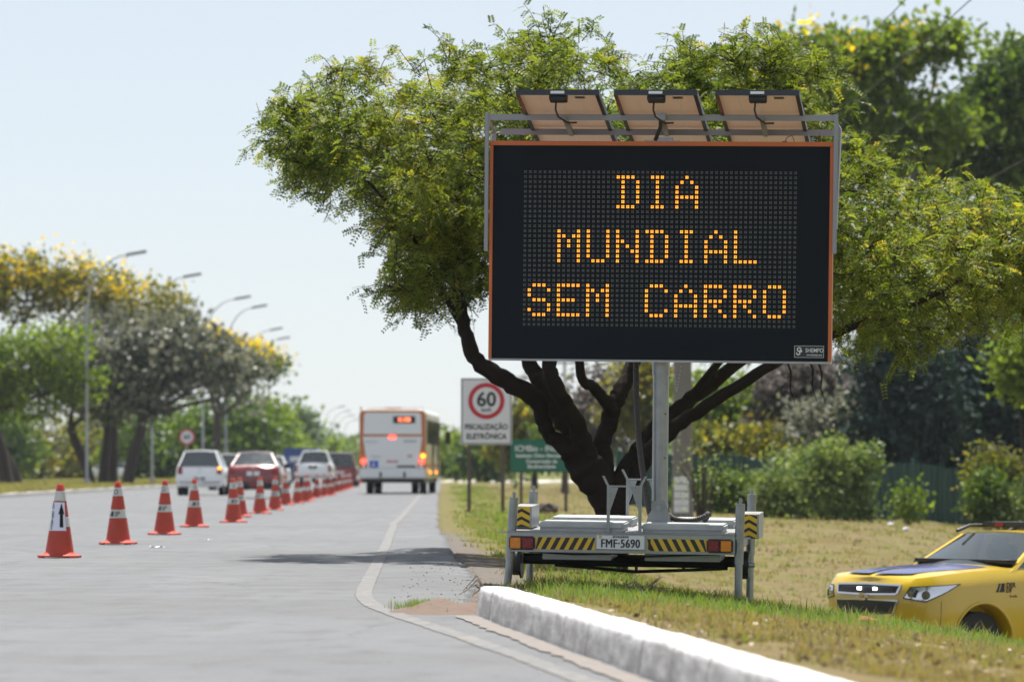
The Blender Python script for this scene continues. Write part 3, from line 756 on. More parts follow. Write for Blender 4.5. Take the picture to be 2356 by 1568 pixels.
for i, xc in enumerate((-.54, .247, 1.058)):
    sp = empty('solar_panel', (xc, -.05, 3.935), (-SLP, 0, 0)); sp.parent = tr
    w, l = .665, 1.55
    MB().box(-w/2, w/2, 0, .004, -.046, 0).build('near_frame', M['panel_frame'], sp)
    MB().box(-w/2, w/2, l-.004, l, -.046, 0).build('far_frame', M['panel_frame'], sp)
    for s in (-1, 1):
        mb = MB(); mb.box(s*w/2-.002, s*w/2+.002, .0045, l-.0045, -.046, 0); mb.box(s*(w/2-.016)-.0135, s*(w/2-.016)+.0135, .0045, l-.0045, -.046, -.043)
        mb.build('side_frame', M['panel_frame'], sp)
    MB().box(-w/2+.003, w/2-.003, .005, l-.005, -.009, -.003).build('cell_sheet', M['backsheet'], sp)
    mb = MB()
    for k in range(1, 4): mb.box(-w/2+w*k/4-.0015, -w/2+w*k/4+.0015, .03, l-.01, -.0106, -.0094)
    mb.build('cell_seam', M['plate_white'], sp)
    MB().box(-.07, .07, .03, .13, -.075, -.0095).build('junction_box', M['dark_plastic'], sp, bevel=.006)
    MB().box(.12, .20, .16, .22, -.0108, -.0092).build('rating_label', M['galv'], sp)
    MB().box(-.055, .055, -.0015, -.0003, -.034, -.012).build('serial_label', M['plate_white'], sp)
    MB().path([(-.02, .09, -.076), (-.03, .16, -.12), (-.02, .26, -.15), (.04, .42, -.155), (.10, .5, -.13)], .008, 6).build('panel_cable', M['hose'], sp)
    MB().box(-.018, .018, .56, 1.02, -.095, -.062).build('cross_strut', M['alu'], sp)
# centre clamp, stay and mount on top of the board
mb = MB(); mb.box(DX-.045, DX+.045, .47, .497, 3.72, 3.775); mb.build('rack_clamp', M['galv'], rack)
MB().path([(DX, .50, 3.72), (DX-.005, .54, 3.66), (DX-.05, .58, 3.56)], .016, 8).build('rack_stay', M['black_steel'], rack)
mb = MB(); mb.box(DX-.14, DX+.14, .575, .68, z1+.0005, z1+.012); mb.box(DX-.04, DX+.09, .58, .66, z1+.0125, z1+.035); mb.build('mount_plate', M['galv'], rack)
mb = MB(); mb.path([(x1-.40, .62, z1+.001), (x1-.38, .62, z1+.04), (x1-.34, .62, z1+.055), (x1-.32, .62, z1+.005)], .003, 5); mb.box(x1-.42, x1-.38, .6, .64, z1+.0005, z1+.008)
mb.tube((x1-.12, .62, z1+.0005), (x1-.12, .62, z1+.02), .012, n=8); mb.tube((x1-.12, .62, z1+.02), (x1-.12, .62, z1+.07), .0025, n=5)
mb.build('antenna', M['black_steel'], board)
# ------------------------------------------------------------------ vehicles
class Car:
    """local x runs back from the nose, y across, z up"""
    def __init__(s, name, label, cat, loc, rz, L, W, zb, prof, rf=.45, rr=.35, group=None):
        s.root = empty(name, loc, (0, 0, rz), label, cat, group)
        s.L, s.W, s.zb, s.prof = L, W, zb, prof
        hw = W/2; p = 2.6; c = []
        for k in range(13):
            t = math.pi/2*k/12; c.append((rf*(1-math.cos(t)**(2/p)), hw*math.sin(t)**(2/p)))
        for k in range(1, 24): c.append((rf+(L-rf-rr)*k/24, hw))
        for k in range(12, -1, -1):
            t = math.pi/2*k/12; c.append((L-rr*(1-math.cos(t)**(2/p)), hw*math.sin(t)**(2/p)))
        s.c = c
        s.arc = [0]
        for i in range(1, len(c)): s.arc.append(s.arc[-1]+math.hypot(c[i][0]-c[i-1][0], c[i][1]-c[i-1][1]))
    def zs(s, x): return float(np.interp(x, [p[0] for p in s.prof], [p[1] for p in s.prof]))
    LV = [0, .10, .25, .45, .62, .78, .90, 1.0]
    INS = [.085, .03, .004, 0, .006, .018, .045, .10]
    def contour(s, a):
        x = float(np.interp(a, s.arc, [q[0] for q in s.c])); y = float(np.interp(a, s.arc, [q[1] for q in s.c]))
        e = .02; x2 = float(np.interp(a+e, s.arc, [q[0] for q in s.c])); y2 = float(np.interp(a+e, s.arc, [q[1] for q in s.c]))
        x1 = float(np.interp(a-e, s.arc, [q[0] for q in s.c])); y1 = float(np.interp(a-e, s.arc, [q[1] for q in s.c]))
        tx, ty = x2-x1, y2-y1; l = math.hypot(tx, ty) or 1
        return x, y, -ty/l, tx/l
    def pos(s, a, z, side=-1, off=0.):
        """point on the shell: a metres round the plan from the nose (negative: from the tail), height z"""
        if a < 0: a = s.arc[-1]+a
        x, y, nx, ny = s.contour(a)
        f = (z-s.zb)/(s.zs(x)-s.zb); ins = float(np.interp(f, s.LV, s.INS))
        return Vector((x+nx*(off-ins), side*(y+ny*(off-ins)), z))
    def shell(s, m_, arches=None, crown=.03):
        c = s.c; n = len(c); mb = MB(); rings = []
        for f, ins in zip(s.LV, s.INS):
            ring_ = []
            for i, (x, y) in enumerate(c):
                _, _, nx, ny = s.contour(s.arc[i])
                if i in (0, n-1): ny = 0; nx = -1 if i == 0 else 1
                z = s.zb+f*(s.zs(x)-s.zb)
                ring_.append((x-nx*ins, max(0, y-ny*ins), z))
            rings.append(ring_)
        for sd in (-1, 1): mb.grid([[(x, sd*y, z) for x, y, z in r] for r in rings])
        for r, cr in ((rings[-1], crown), (rings[0], 0)):
            mb.grid([[(x, y*j/4, z+cr*(1-(j/4)**2)) for j in range(-4, 5)] for x, y, z in r])
        o = mb.build('body', m_, s.root, smooth=True, merge=.0015)
        if arches:
            cu = MB()
            for x, r in arches:
                for sd in (-1, 1): cu.tube((x, sd*(s.W/2-.26), arches_z(s)), (x, sd*(s.W/2+.1), arches_z(s)), r, n=40)
            co = cu.build('cutter', None, s.root)
            md = o.modifiers.new('b', 'BOOLEAN'); md.operation = 'DIFFERENCE'; md.object = co; md.solver = 'EXACT'
            bpy.context.view_layer.update()
            dg = bpy.context.evaluated_depsgraph_get(); me = bpy.data.meshes.new_from_object(o.evaluated_get(dg))
            o.modifiers.clear(); o.data = me; bpy.data.objects.remove(co)
        try: o.data.set_sharp_from_angle(angle=R(32))
        except Exception: pass
        return o
    def patch(s, name, q, m_, side=-1, off=.008, base=-.004, nu=8, nv=3, parent=None):
        """q: four (arc, z) corners, laid on the shell with a little thickness"""
        def P(u, v, o_):
            a = (q[0][0]*(1-u)+q[1][0]*u)*(1-v)+(q[3][0]*(1-u)+q[2][0]*u)*v
            z = (q[0][1]*(1-u)+q[1][1]*u)*(1-v)+(q[3][1]*(1-u)+q[2][1]*u)*v
            return s.pos(a, z, side, o_)
        mb = MB()
        top = [[P(i/nu, j/nv, off) for i in range(nu+1)] for j in range(nv+1)]
        mb.grid(top)
        rim = [(i/nu, 0) for i in range(nu)]+[(1, j/nv) for j in range(nv)]+[(1-i/nu, 1) for i in range(nu)]+[(0, 1-j/nv) for j in range(nv)]
        mb.grid([[P(u, v, off) for u, v in rim+rim[:1]], [P(u, v, base) for u, v in rim+rim[:1]]])
        return mb.build(name, m_, parent or s.root, smooth=True)
    def wheel(s, x, side, r, w=.2, inset=.03, rim=True):
        y1 = side*(s.W/2-inset); y0 = y1-side*w
        o = MB().path([(x, y0, r), (x, y0+side*.02, r), (x, y1-side*.02, r), (x, y1, r)], [r*.93, r, r, r*.93], 26).build('wheel', M['rubber'], s.root, smooth=True)
        if rim:
            mb = MB(); mb.tube((x, y1-side*.006, r), (x, y1+side*.006, r), r*.66, n=24)
            mb.build('rim', M['alu'], o)
        return o
    def cabin(s, bx0, rx0, rx1, bx1, hwb, hwr, zb0, zr, zb1, m_, glass=None, glass_f=None, bx=(.5,), pill=.045, rear_bow=.10, front_bow=.16, thick=.02):
        """pillars, roof and panes. b* belt stations, r* roof stations"""
        glass = glass or M['glass']; glass_f = glass_f or glass
        def base(t, y): return None
        mb = MB()                                                    # roof
        rows = []
        for i in range(9):
            x = rx0+(rx1-rx0)*i/8; e = 1-.05*abs(2*i/8-1)**3
            rows.append([(x-(front_bow*.35*(1-(j/4)**2))*(1-i/8)**2+(rear_bow*.4*(1-(j/4)**2))*(i/8)**2, hwr*e*j/4, zr-.03*(2*i/8-1)**2+.035*(1-(j/4)**2)) for j in range(-4, 5)])
        top = rows; bot = [[(x, y, z-thick) for x, y, z in r] for r in rows]
        mb.grid(top); mb.grid(bot)
        rim = [(0, j) for j in range(8)]+[(i, 8) for i in range(8)]+[(8, j) for j in range(8, 0, -1)]+[(i, 0) for i in range(8, 0, -1)]
        rim.append(rim[0]); mb.grid([[top[i][j] for i, j in rim], [bot[i][j] for i, j in rim]])
        mb.build('roof', m_, s.root, smooth=True)
        rz = zr-.03
        st = [(bx0, zb0, rx0)]+[(bx0+(bx1-bx0)*t, zb0+(zb1-zb0)*t, rx0+(rx1-rx0)*((bx0+(bx1-bx0)*t)-rx0)/(rx1-rx0) if False else max(rx0, min(rx1, bx0+(bx1-bx0)*t))) for t in bx]+[(bx1, zb1, rx1)]
        for sd in (-1, 1):
            for i, (xb, zb, xr) in enumerate(st):
                w = pill if i in (0, len(st)-1) else pill*.9
                A = Vector((xb, sd*hwb, zb-.02)); B = Vector((xr, sd*hwr*(.955 if i in (0, len(st)-1) else .99), rz))
                M_ = Matrix.Identity(4)
                q = []
                for p in (A, B):
                    q += [p+Vector((-w, 0, 0)), p+Vector((w, 0, 0)), p+Vector((w, -sd*.05, 0)), p+Vector((-w, -sd*.05, 0))]
                MB().add(q, [(0,1,2,3), (4,5,6,7), (0,1,5,4), (1,2,6,5), (2,3,7,6), (3,0,4,7)]).build('pillar', m_, s.root)
            for i in range(len(st)-1):
                a, b_ = st[i], st[i+1]
                q = [Vector((a[0]+pill*.8, sd*(hwb-.012), a[1])), Vector((b_[0]-pill*.8, sd*(hwb-.012), b_[1])), Vector((b_[2]-pill*.8, sd*(hwr*.965-.012), rz-.005)), Vector((a[2]+pill*.8, sd*(hwr*.965-.012), rz-.005))]
                q2 = [p-Vector((0, sd*.006, 0)) for p in q]
                MB().add(q+q2, [(0,1,2,3), (7,6,5,4), (0,1,5,4), (1,2,6,5), (2,3,7,6), (3,0,4,7)]).build('side_window', glass, s.root)
        def pane(name, xb, zb, xr, bow, g, sgn):
            P = []
            for i in range(7):
                t = i/6; row = []
                for j in range(-6, 7):
                    u = j/6; hw = (hwb-.03)*(1-t)+(hwr*.955-.02)*t
                    x = xb*(1-t)+xr*t + sgn*bow*(1-u*u)*(1-.6*t); z = zb*(1-t)+(rz+.0)*t+.02*(1-u*u)*t
                    row.append((x, hw*u, z))
                P.append(row)
            mb = MB(); mb.grid(P); mb.grid([[(x-sgn*.006, y, z) for x, y, z in r] for r in P]); mb.build(name, g, s.root, smooth=True, fix=False)
        pane('windscreen', bx0, zb0, rx0, front_bow, glass_f, -1)
        pane('rear_window', bx1, zb1, rx1, rear_bow, glass, 1)
    def mirrors(s, x, z, m_, out=.17):
        for sd in (-1, 1):
            mb = MB(); mb.box(x-.04, x+.06, sd*(s.W/2-.02) if sd > 0 else sd*(s.W/2+out), sd*(s.W/2+out) if sd > 0 else sd*(s.W/2-.02), z, z+.14)
            mb.build('wing_mirror', m_, s.root, bevel=.025, smooth=True)
    def interior(s, x0, x1, hw, z):
        MB().box(x0, x1, -hw, hw, z, z+.012).build('interior_trim', M['dark_plastic'], s.root)
def arches_z(s): return s.wr

# --- yellow road patrol car low on the verge
BETA = 38
yc = spot(1957, 1364, 48.6)
y_ground = -1.475
C = Car('patrol_car', 'yellow four wheel drive patrol car with blue bonnet parked below the grassy bank', 'car', (yc.x+.15, 48.6, y_ground), R(BETA),
        4.9, 1.88, .36, [(0, 1.12), (.06, 1.145), (.25, 1.175), (.6, 1.205), (1.1, 1.235), (1.45, 1.25), (2.5, 1.25), (4.9, 1.24)], rf=.52, rr=.3)
C.wr = .40
C.shell(M['car_yellow'], arches=[(.98, .455), (3.83, .455)], crown=.045)
for x in (.98, 3.83):
    for sd in (-1, 1): C.wheel(x, sd, .385, .23, .07, rim=False)
C.interior(1.55, 4.75, .82, 1.298)
C.cabin(1.52, 2.22, 4.45, 4.82, .865, .70, 1.235, 1.655, 1.24, M['car_yellow'], glass=M['glass_clear'], glass_f=M['glass_clear'], bx=(.30, .58), pill=.04, front_bow=.22, rear_bow=.06)
rt = C.root
# bonnet stripes in blue either side of a yellow rib
def hood_z(x, y):
    hw = float(np.interp(x, [q[0] for q in C.c[:36]], [q[1] for q in C.c[:36]]))-.10
    return C.zs(x-.02)+.045*(1-min(1, abs(y)/max(hw, .05))**2)
for s0, s1 in ((-.66, -.045), (.045, .66)):
    P = []
    for i in range(15):
        t = i/14; row = []
        for j in range(9):
            y = s0+(s1-s0)*j/8; y *= (.80+.20*min(1, t*1.6))
            fx = .13+.30*(abs(y)/.8)**2.2; x = fx+(1.30-fx)*t
            row.append((x, y, hood_z(x, y)+.006))
        P.append(row)
    mb = MB(); mb.grid(P); mb.build('bonnet_stripe', M['car_blue'], rt, smooth=True)
# grille: two dark openings with chrome rims, badge between
def rim_patch(name, q, inner_m, w=.024, off=.006, hi=.022):
    o = C.patch(name, q, inner_m, -1, off); C.patch(name, [(-a if False else a, z) for a, z in q], inner_m, 1, off, parent=None)
    return o
GR = [('upper_grille', .0, .48, .52, .975, .985, 1.065, 1.075), ('lower_grille', .0, .44, .50, .72, .75, .89, .90)]
for nm, a0, a1b, a1t, zb0_, zb1_, zt1, zt0 in GR:
    for sd in (-1, 1):
        g = C.patch(nm, [(.0, zb0_), (a1b, zb1_), (a1t, zt1), (.0, zt0)], M['dark_plastic'], sd, .007, nu=10)
        C.patch('chrome_trim', [(.0, zt0), (a1t, zt1), (a1t+.01, zt1+.02), (.0, zt0+.02)], M['chrome'], sd, .016, nu=10, nv=1, parent=g)
        C.patch('chrome_trim', [(.0, zb0_-.02), (a1b+.01, zb1_-.02), (a1b, zb1_), (.0, zb0_)], M['chrome'], sd, .016, nu=10, nv=1, parent=g)
        C.patch('chrome_trim', [(a1b, zb1_-.01), (a1b+.028, zb1_-.01), (a1t+.028, zt1+.015), (a1t, zt1+.015)], M['chrome'], sd, .016, nu=1, nv=3, parent=g)
        for k in range(1, 4):
            z = zb0_+(zt0-zb0_)*k/4; z1_ = zb1_+(zt1-zb1_)*k/4
            C.patch('grille_bar', [(.0, z-.006), (a1b-.02, z1_-.006), (a1b-.02, z1_+.006), (.0, z+.006)], M['black_steel'], sd, .012, nu=8, nv=1, parent=g)
for a, sd in ((.10, 1), (.16, -1)):
    p = C.pos(a, 1.03, sd, .014)
    MB().box(p.x-.012, p.x, p.y-.030, p.y+.030, p.z-.018, p.z+.016).build('strobe_lamp', M['lamp_white'], rt)
mb = MB()
for q in ([(-.105, .912), (.105, .926), (.105, .958), (-.105, .944)], [(-.045, .892), (.045, .892), (.045, .978), (-.045, .978)]):
    mb.prism(q, .012, Matrix.Translation((-.004, 0, 0)) @ Matrix.Rotation(R(-90), 4, 'Z'))
bdg = mb.build('nose_emblem', M['chrome'], rt); bdg.location = (-.030, 0, .004)
# headlamps
for sd in (-1, 1):
    h = C.patch('headlamp', [(.58, .925), (.86, .885), (1.36, 1.09), (.66, 1.06)], M['dark_plastic'], sd, .006, nu=12, nv=5)
    C.patch('reflector', [(.60, .935), (.86, .90), (1.30, 1.080), (.68, 1.05)], M['chrome'], sd, .011, nu=12, nv=5, parent=h)
    C.patch('lamp_bezel', [(.70, .945), (.74, .935), (.775, 1.02), (.74, 1.03)], M['dark_plastic'], sd, .016, nu=4, nv=4, parent=h)
    for a, z, r in ((.86, .965, .050), (.68, .975, .035)):
        p = C.pos(a, z, sd, .012); x, y, nx, ny = C.contour(a); n_ = Vector((nx, sd*ny, 0))
        MB().tube(p-n_*.02, p+n_*.012, r, n=18).build('projector', M['glass'] if r > .035 else M['chrome'], h, smooth=True)
    C.patch('bumper_seam', [(1.02, .50), (1.026, .50), (1.046, .90), (1.04, .90)], M['black_steel'], sd, .0025, nu=1, nv=4)
    C.patch('fog_lamp', [(.66, .60), (.76, .60), (.74, .68), (.67, .68)], M['dark_plastic'], sd, .006)
    C.patch('arch_lip', [(.55, .35), (.60, .35), (.60, .37), (.55, .37)], M['car_yellow'], sd, .004)
# wheel arch lips
for sd in (-1, 1):
    pts = []
    for k in range(25):
        t = math.pi*(-.06+1.12*k/24); pts.append(Vector((.98+.470*math.cos(t), sd*(C.W/2+.004), .40+.470*math.sin(t))))
    MB().path(pts, .016, 6).build('arch_lip', M['car_yellow'], rt, smooth=True)
# door seams, handle, decals on the near flank
def flank(name, q, m_, off=.004):
    mb = MB(); n = len(q)
    P = [Vector((x, -(C.W/2-float(np.interp((z-C.zb)/(C.zs(x)-C.zb), C.LV, C.INS))+off), z)) for x, z in q]
    P2 = [p+Vector((0, .006, 0)) for p in P]
    mb.add(P+P2, [tuple(range(n))]+[(i, i+n, (i+1) % n+n, (i+1) % n) for i in range(n)]); return mb.build(name, m_, rt)
flank('door_seam', [(1.66, .45), (1.668, .45), (1.668, 1.20), (1.66, 1.20)], M['black_steel'], .002)
flank('door_seam', [(2.62, .45), (2.628, .45), (2.628, 1.16), (2.62, 1.16)], M['black_steel'], .002)
for k in range(6):
    z0_ = .46+.10*k; z1_ = z0_+.10
    xa, xb_ = 1.69+.50*(k/6), 1.69+.50*((k+1)/6)
    flank('door_stripe', [(xa, z0_), (2.60, z0_), (2.60, z1_), (xb_, z1_)], M['car_blue'], .004)
flank('flank_logo', [(1.185, .985), (1.225, .985), (1.275, 1.085), (1.245, 1.085)], M['ink'])
flank('flank_logo', [(1.24, .985), (1.32, .985), (1.335, 1.085), (1.290, 1.085)], M['ink'])
for tx, zz, sz, mm in (('DER', 1.062, .072, M['ink']), ('DF', 1.004, .072, M['ink'])):
    lettering(tx, sz*1.1, mm, rt, (1.345+(.075 if tx == 'DER' else .048), -(C.W/2-.005), zz), name='flank_lettering', off=.0015)
lettering('Brasília', .042, M['red_stake'], rt, (1.46, -(C.W/2-.006), .935), name='flank_lettering')
C.mirrors(1.96, 1.24, M['chrome'])
# roof bar, rails and aerial
mb = MB(); mb.path([(2.05, -.60, 1.66), (2.25, -.60, 1.72), (4.2, -.60, 1.72), (4.4, -.60, 1.66)], .022, 8); mb.build('roof_rail', M['black_steel'], rt, smooth=True)
mb = MB(); mb.path([(2.05, .60, 1.66), (2.25, .60, 1.72), (4.2, .60, 1.72), (4.4, .60, 1.66)], .022, 8); mb.build('roof_rail', M['black_steel'], rt, smooth=True)
lb = MB().box(2.42, 2.72, -.58, .58, 1.705, 1.765).build('light_bar', M['dark_plastic'], rt, bevel=.02, smooth=True)
MB().box(2.41, 2.418, -.34, -.20, 1.715, 1.755).build('red_lens', M['lamp_red_off'], lb); MB().box(2.41, 2.418, .20, .34, 1.715, 1.755).build('red_lens', M['lamp_red_off'], lb)
MB().prism([(2.30, 1.675), (2.42, 1.675), (2.41, 1.70), (2.36, 1.70)], .04, Matrix.Translation((0, -.02, 0))).build('roof_fin', M['dark_plastic'], rt)
# inside: dashboard, wheel, seats, rear-view mirror
MB().box(1.50, 1.85, -.78, .78, 1.312, 1.345).build('dashboard', M['dark_plastic'], rt, bevel=.02)
MB().box(1.80, 1.88, -.60, -.24, 1.311, 1.42).build('steering_wheel', M['dark_plastic'], rt, bevel=.03)
for y in (-.40, .40):
    MB().box(2.52, 2.66, y-.22, y+.22, 1.312, 1.50).box(2.55, 2.63, y-.12, y+.12, 1.505, 1.59).build('seat', M['dark_plastic'], rt, bevel=.03)
MB().box(2.12, 2.15, -.10, .10, 1.52, 1.58).build('inner_mirror', M['dark_plastic'], rt, bevel=.01)
MB().box(1.90, 1.93, -.14, -.08, 1.37, 1.45).build('phone_holder', M['dark_plastic'], rt)

# --- cars queuing beyond the cones, seen from behind
def queue_car(name, label, x, y, L, W, zb, prof, cab, paint, style, rz=0., lit=None, plate_z=.45, group='cars queuing in the traffic lane', r=.30):
    c = Car(name, label, 'car' if style != 'pickup' else 'pickup', (x, y+L, 0), R(-90+rz), L, W, zb, prof, rf=.45, rr=.22, group=group)
    c.wr = r
    c.shell(paint, None, crown=.03)
    for xw in (.85, L-.80):
        for sd in (-1, 1): c.wheel(xw, sd, r, .19, .03)
    c.cabin(*cab, paint, glass=M['dark_glass'], bx=(.5,), pill=.05, rear_bow=.06)
    c.mirrors(cab[0]+.45, cab[6]-.02, M['dark_plastic'], .16)
    z = plate_z
    c.patch('number_plate', [(-.20, z), (-.0, z), (-.0, z+.13), (-.20, z+.13)], M['plate_white'] if style != 'hatch' else M['alu'], -1, .012)
    c.patch('number_plate', [(-.20, z), (-.0, z), (-.0, z+.13), (-.20, z+.13)], M['plate_white'] if style != 'hatch' else M['alu'], 1, .012)
    return c
# white hatchback
w = queue_car('hatchback', 'white hatchback with its amber indicator lit beside the dark red saloon', -10.95, 149.5, 3.9, 1.69, .30,
    [(0, .72), (.5, .92), (1.1, 1.0), (3.0, 1.02), (3.9, 1.05)], (.95, 1.75, 3.45, 3.80, .77, .60, 1.0, 1.56, 1.03), M['car_white'], 'hatch', plate_z=.52)
for sd in (-1, 1):
    w.patch('tail_lamp', [(-.78, .74), (-.60, .76), (-.64, 1.04), (-.80, 1.04)], M['lamp_red_off'], sd, .014)
w.patch('indicator_lamp', [(-.755, .91), (-.655, .91), (-.655, 1.0), (-.755, 1.0)], M['lamp_amber'], 1, .022)
for sd in (-1, 1): w.patch('bumper_strip', [(-.72, .46), (0, .44), (0, .47), (-.72, .49)], M['dark_plastic'], sd, .006)
MB().box(3.905, 3.925, -.02, .02, .80, .96).build('tailgate_emblem', M['chrome'], w.root)
# dark red saloon
d = queue_car('saloon_car', 'dark red saloon with sun glinting on its rear window', -8.1, 133.5, 4.3, 1.68, .28,
    [(0, .70), (.5, .90), (1.2, .98), (3.2, .98), (3.6, 1.03), (4.15, 1.03), (4.3, .98)], (1.05, 1.85, 3.05, 3.72, .76, .56, .97, 1.45, 1.02), M['car_red'], 'saloon', plate_z=.72)
for sd in (-1, 1):
    d.patch('tail_lamp', [(-.80, .76), (-.58, .76), (-.58, .93), (-.80, .93)], M['lamp_red_off'], sd, .012)
    d.patch('rear_bumper', [(-.86, .30), (0, .29), (0, .50), (-.86, .50)], M['dark_plastic'], sd, .012)
MB().box(4.30, 4.32, -.06, .06, .955, .985).build('boot_emblem', M['chrome'], d.root)
# white car half hidden behind the saloon and another further on
e1 = queue_car('compact_car', 'white car mostly hidden behind the dark red saloon, only its right flank showing', -12.1, 214, 4.1, 1.7, .3,
    [(0, .72), (.5, .92), (1.1, 1.0), (4.1, 1.04)], (.95, 1.75, 3.55, 3.95, .77, .60, 1.0, 1.58, 1.03), M['car_white'], 'hatch')
for sd in (-1, 1): e1.patch('tail_lamp', [(-.80, .74), (-.62, .76), (-.66, 1.02), (-.80, 1.02)], M['lamp_red_off'], sd, .014)
e2 = queue_car('compact_car', 'white car showing only a sliver of roof between the hatchback and the saloon', -12.6, 188, 4.1, 1.7, .3,
    [(0, .72), (.5, .92), (1.1, 1.0), (4.1, 1.04)], (.95, 1.75, 3.55, 3.95, .77, .60, 1.0, 1.58, 1.03), M['car_white'], 'hatch')
for sd in (-1, 1): e2.patch('tail_lamp', [(-.80, .74), (-.62, .76), (-.66, 1.02), (-.80, 1.02)], M['lamp_red_off'], sd, .014)
# white pickup
p = queue_car('pickup_truck', 'white pickup with dark tailgate handle ahead of the red saloon', -9.55, 204.5, 5.2, 1.80, .50,
    [(0, 1.0), (.6, 1.12), (1.3, 1.2), (3.3, 1.22), (3.5, 1.22), (5.2, 1.22)], (1.25, 1.9, 3.0, 3.32, .82, .62, 1.2, 1.80, 1.2), M['car_white'], 'pickup', plate_z=.56, r=.37)
for sd in (-1, 1):
    p.patch('tail_lamp', [(-.90, .80), (-.74, .80), (-.74, 1.16), (-.90, 1.16)], M['lamp_red_off'], sd, .014)
    p.patch('rear_bumper', [(-.85, .50), (0, .50), (0, .64), (-.85, .64)], M['chrome'], sd, .05)
    p.patch('tailgate_handle', [(-.18, .96), (0, .92), (0, 1.10), (-.22, 1.10)], M['dark_plastic'], sd, .012)
MB().box(3.45, 5.1, -.72, .72, 1.262, 1.272).build('bed_cover', M['dark_plastic'], p.root)
# maroon people carrier
v = queue_car('people_carrier', 'maroon people carrier partly hidden behind the white pickup', -9.15, 227, 4.6, 1.8, .3,
    [(0, .8), (.6, 1.0), (1.3, 1.08), (4.6, 1.10)], (1.1, 1.9, 4.2, 4.5, .82, .66, 1.06, 1.80, 1.08), M['car_red'], 'van', plate_z=.7)
for sd in (-1, 1): v.patch('tail_lamp', [(-.86, .80), (-.70, .80), (-.74, 1.05), (-.88, 1.05)], M['lamp_red_off'], sd, .014)
# blue lorry
bt = empty('delivery_lorry', (-14.3, 288, 0), (0, 0, 0), 'small blue box lorry between the white car and the pickup', 'lorry')
MB().box(-1.15, 1.15, 0, 4.2, .85, 2.35).build('cargo_box', M['truck_blue'], bt, bevel=.04)
MB().box(-1.05, 1.05, -.012, -.001, .95, 2.2).build('rear_door', M['truck_blue'], bt)
MB().box(-.7, .6, -.02, -.0125, 1.45, 1.8).build('door_panel', M['plate_white'], bt)
MB().box(-.95, .95, 4.4, 6.0, .6, 2.05).build('cab', M['truck_blue'], bt, bevel=.12)
MB().box(-.45, .45, .2, 6.0, .5, .84).build('chassis', M['black_steel'], bt)
MB().box(-1.1, 1.1, -.05, .05, .45, .60).build('rear_bumper', M['black_steel'], bt)
for s in (-1, 1):
    for y in (.9, 5.0): MB().tube((s*.75, y, .42), (s*1.02, y, .42), .42, n=20).build('wheel', M['rubber'], bt, smooth=True)
    MB().box(s*.9-.1, s*.9+.1, -.065, -.051, .50, .58).build('tail_lamp', M['lamp_red_off'], bt)
# cars across the median
for i, (px, D, mm, lb_) in enumerate(((185, 330, M['car_white'], 'white car glinting under the trees beyond the median, far left'), (515*.6+150, 340, M['car_red'], 'dark red car in the shade beyond the median trunks'), (345, 345, M['truck_blue'], 'blue car in the shade beyond the median lamp posts'))):
    X = (px-CX)*D/K
    c = queue_car('oncoming_car', lb_, X, D, 4.1, 1.7, .3, [(0, .72), (.5, .92), (1.1, 1.0), (4.1, 1.04)], (.95, 1.75, 3.55, 3.95, .77, .60, 1.0, 1.5, 1.03), mm, 'hatch', rz=70, group='cars beyond the median')
    for sd in (-1, 1): c.patch('tail_lamp', [(-.80, .74), (-.62, .76), (-.66, 1.02), (-.80, 1.02)], M['lamp_red_off'], sd, .014)

# --- city bus
bus = empty('city_bus', (-4.42, 158, 0), (0, 0, R(-1.45)), 'white city bus with orange trim and lit red brake lamps, seen from behind', 'bus')
BW, BH, BL = 1.245, 3.14, 12.2
def bus_sec(w, zb, zt, r, n=6):
    q = [(-w, zb), (w, zb)]
    for k in range(n+1):
        t = math.pi/2*k/n; q.append((w-r+r*math.cos(t), zt-r+r*math.sin(t)))
    for k in range(n+1):
        t = math.pi/2*(1+k/n); q.append((-w+r+r*math.cos(t), zt-r+r*math.sin(t)))
    return q
mb = MB(); st = [(0, .97, -.02), (.06, 1.0, 0), (.5, 1.0, 0), (BL-.4, 1.0, 0), (BL, .95, -.08)]
secs = [[(x*w_, y, z+(dz if z > 2 else 0)) for x, z in bus_sec(BW, .58, BH, .20)] for y, w_, dz in st]
mb.grid([s_+[s_[0]] for s_ in secs]); n = len(secs[0])
mb.f.append(tuple(range(n))); mb.m.append(0); b0 = (len(secs)-1)*(n+1); mb.f.append(tuple(b0+i for i in range(n-1, -1, -1))); mb.m.append(0)
mb.build('body', M['bus_side'], bus, smooth=True, merge=.001)
mb = MB(); mb.prism([(x*.985, z) for x, z in bus_sec(BW, .96, BH-.03, .20)], .03, Matrix.Translation((0, -.034, 0))); mb.build('rear_surround', M['bus_orange'], bus)
MB().prism([(-1.08, 2.22), (1.08, 2.22), (1.05, 2.95), (.98, 3.02), (-.98, 3.02), (-1.05, 2.95)], .012, Matrix.Translation((0, -.047, 0))).build('upper_panel', M['bus_white'], bus)
MB().prism([(-.92, .97), (.92, .97), (1.0, 1.45), (1.10, 2.13), (-1.10, 2.13), (-1.0, 1.45)], .012, Matrix.Translation((0, -.047, 0))).build('engine_door', M['bus_white'], bus)
MB().box(-1.225, 1.225, -.09, .10, .58, .955).build('rear_bumper', M['bus_white'], bus, bevel=.05, smooth=True)
db = MB().box(.02, .84, -.06, -.0475, 2.62, 2.88).build('destination_box', M['dark_plastic'], bus)
lettering('0.108', .20, M['dest'], db, (.44, -.064, 2.75), name='destination_text', off=.008, sx=1.0)
MB().box(-.13, .11, -.062, -.0475, 2.05, 2.16).build('high_brake_lamp', M['lamp_red'], bus, bevel=.01)
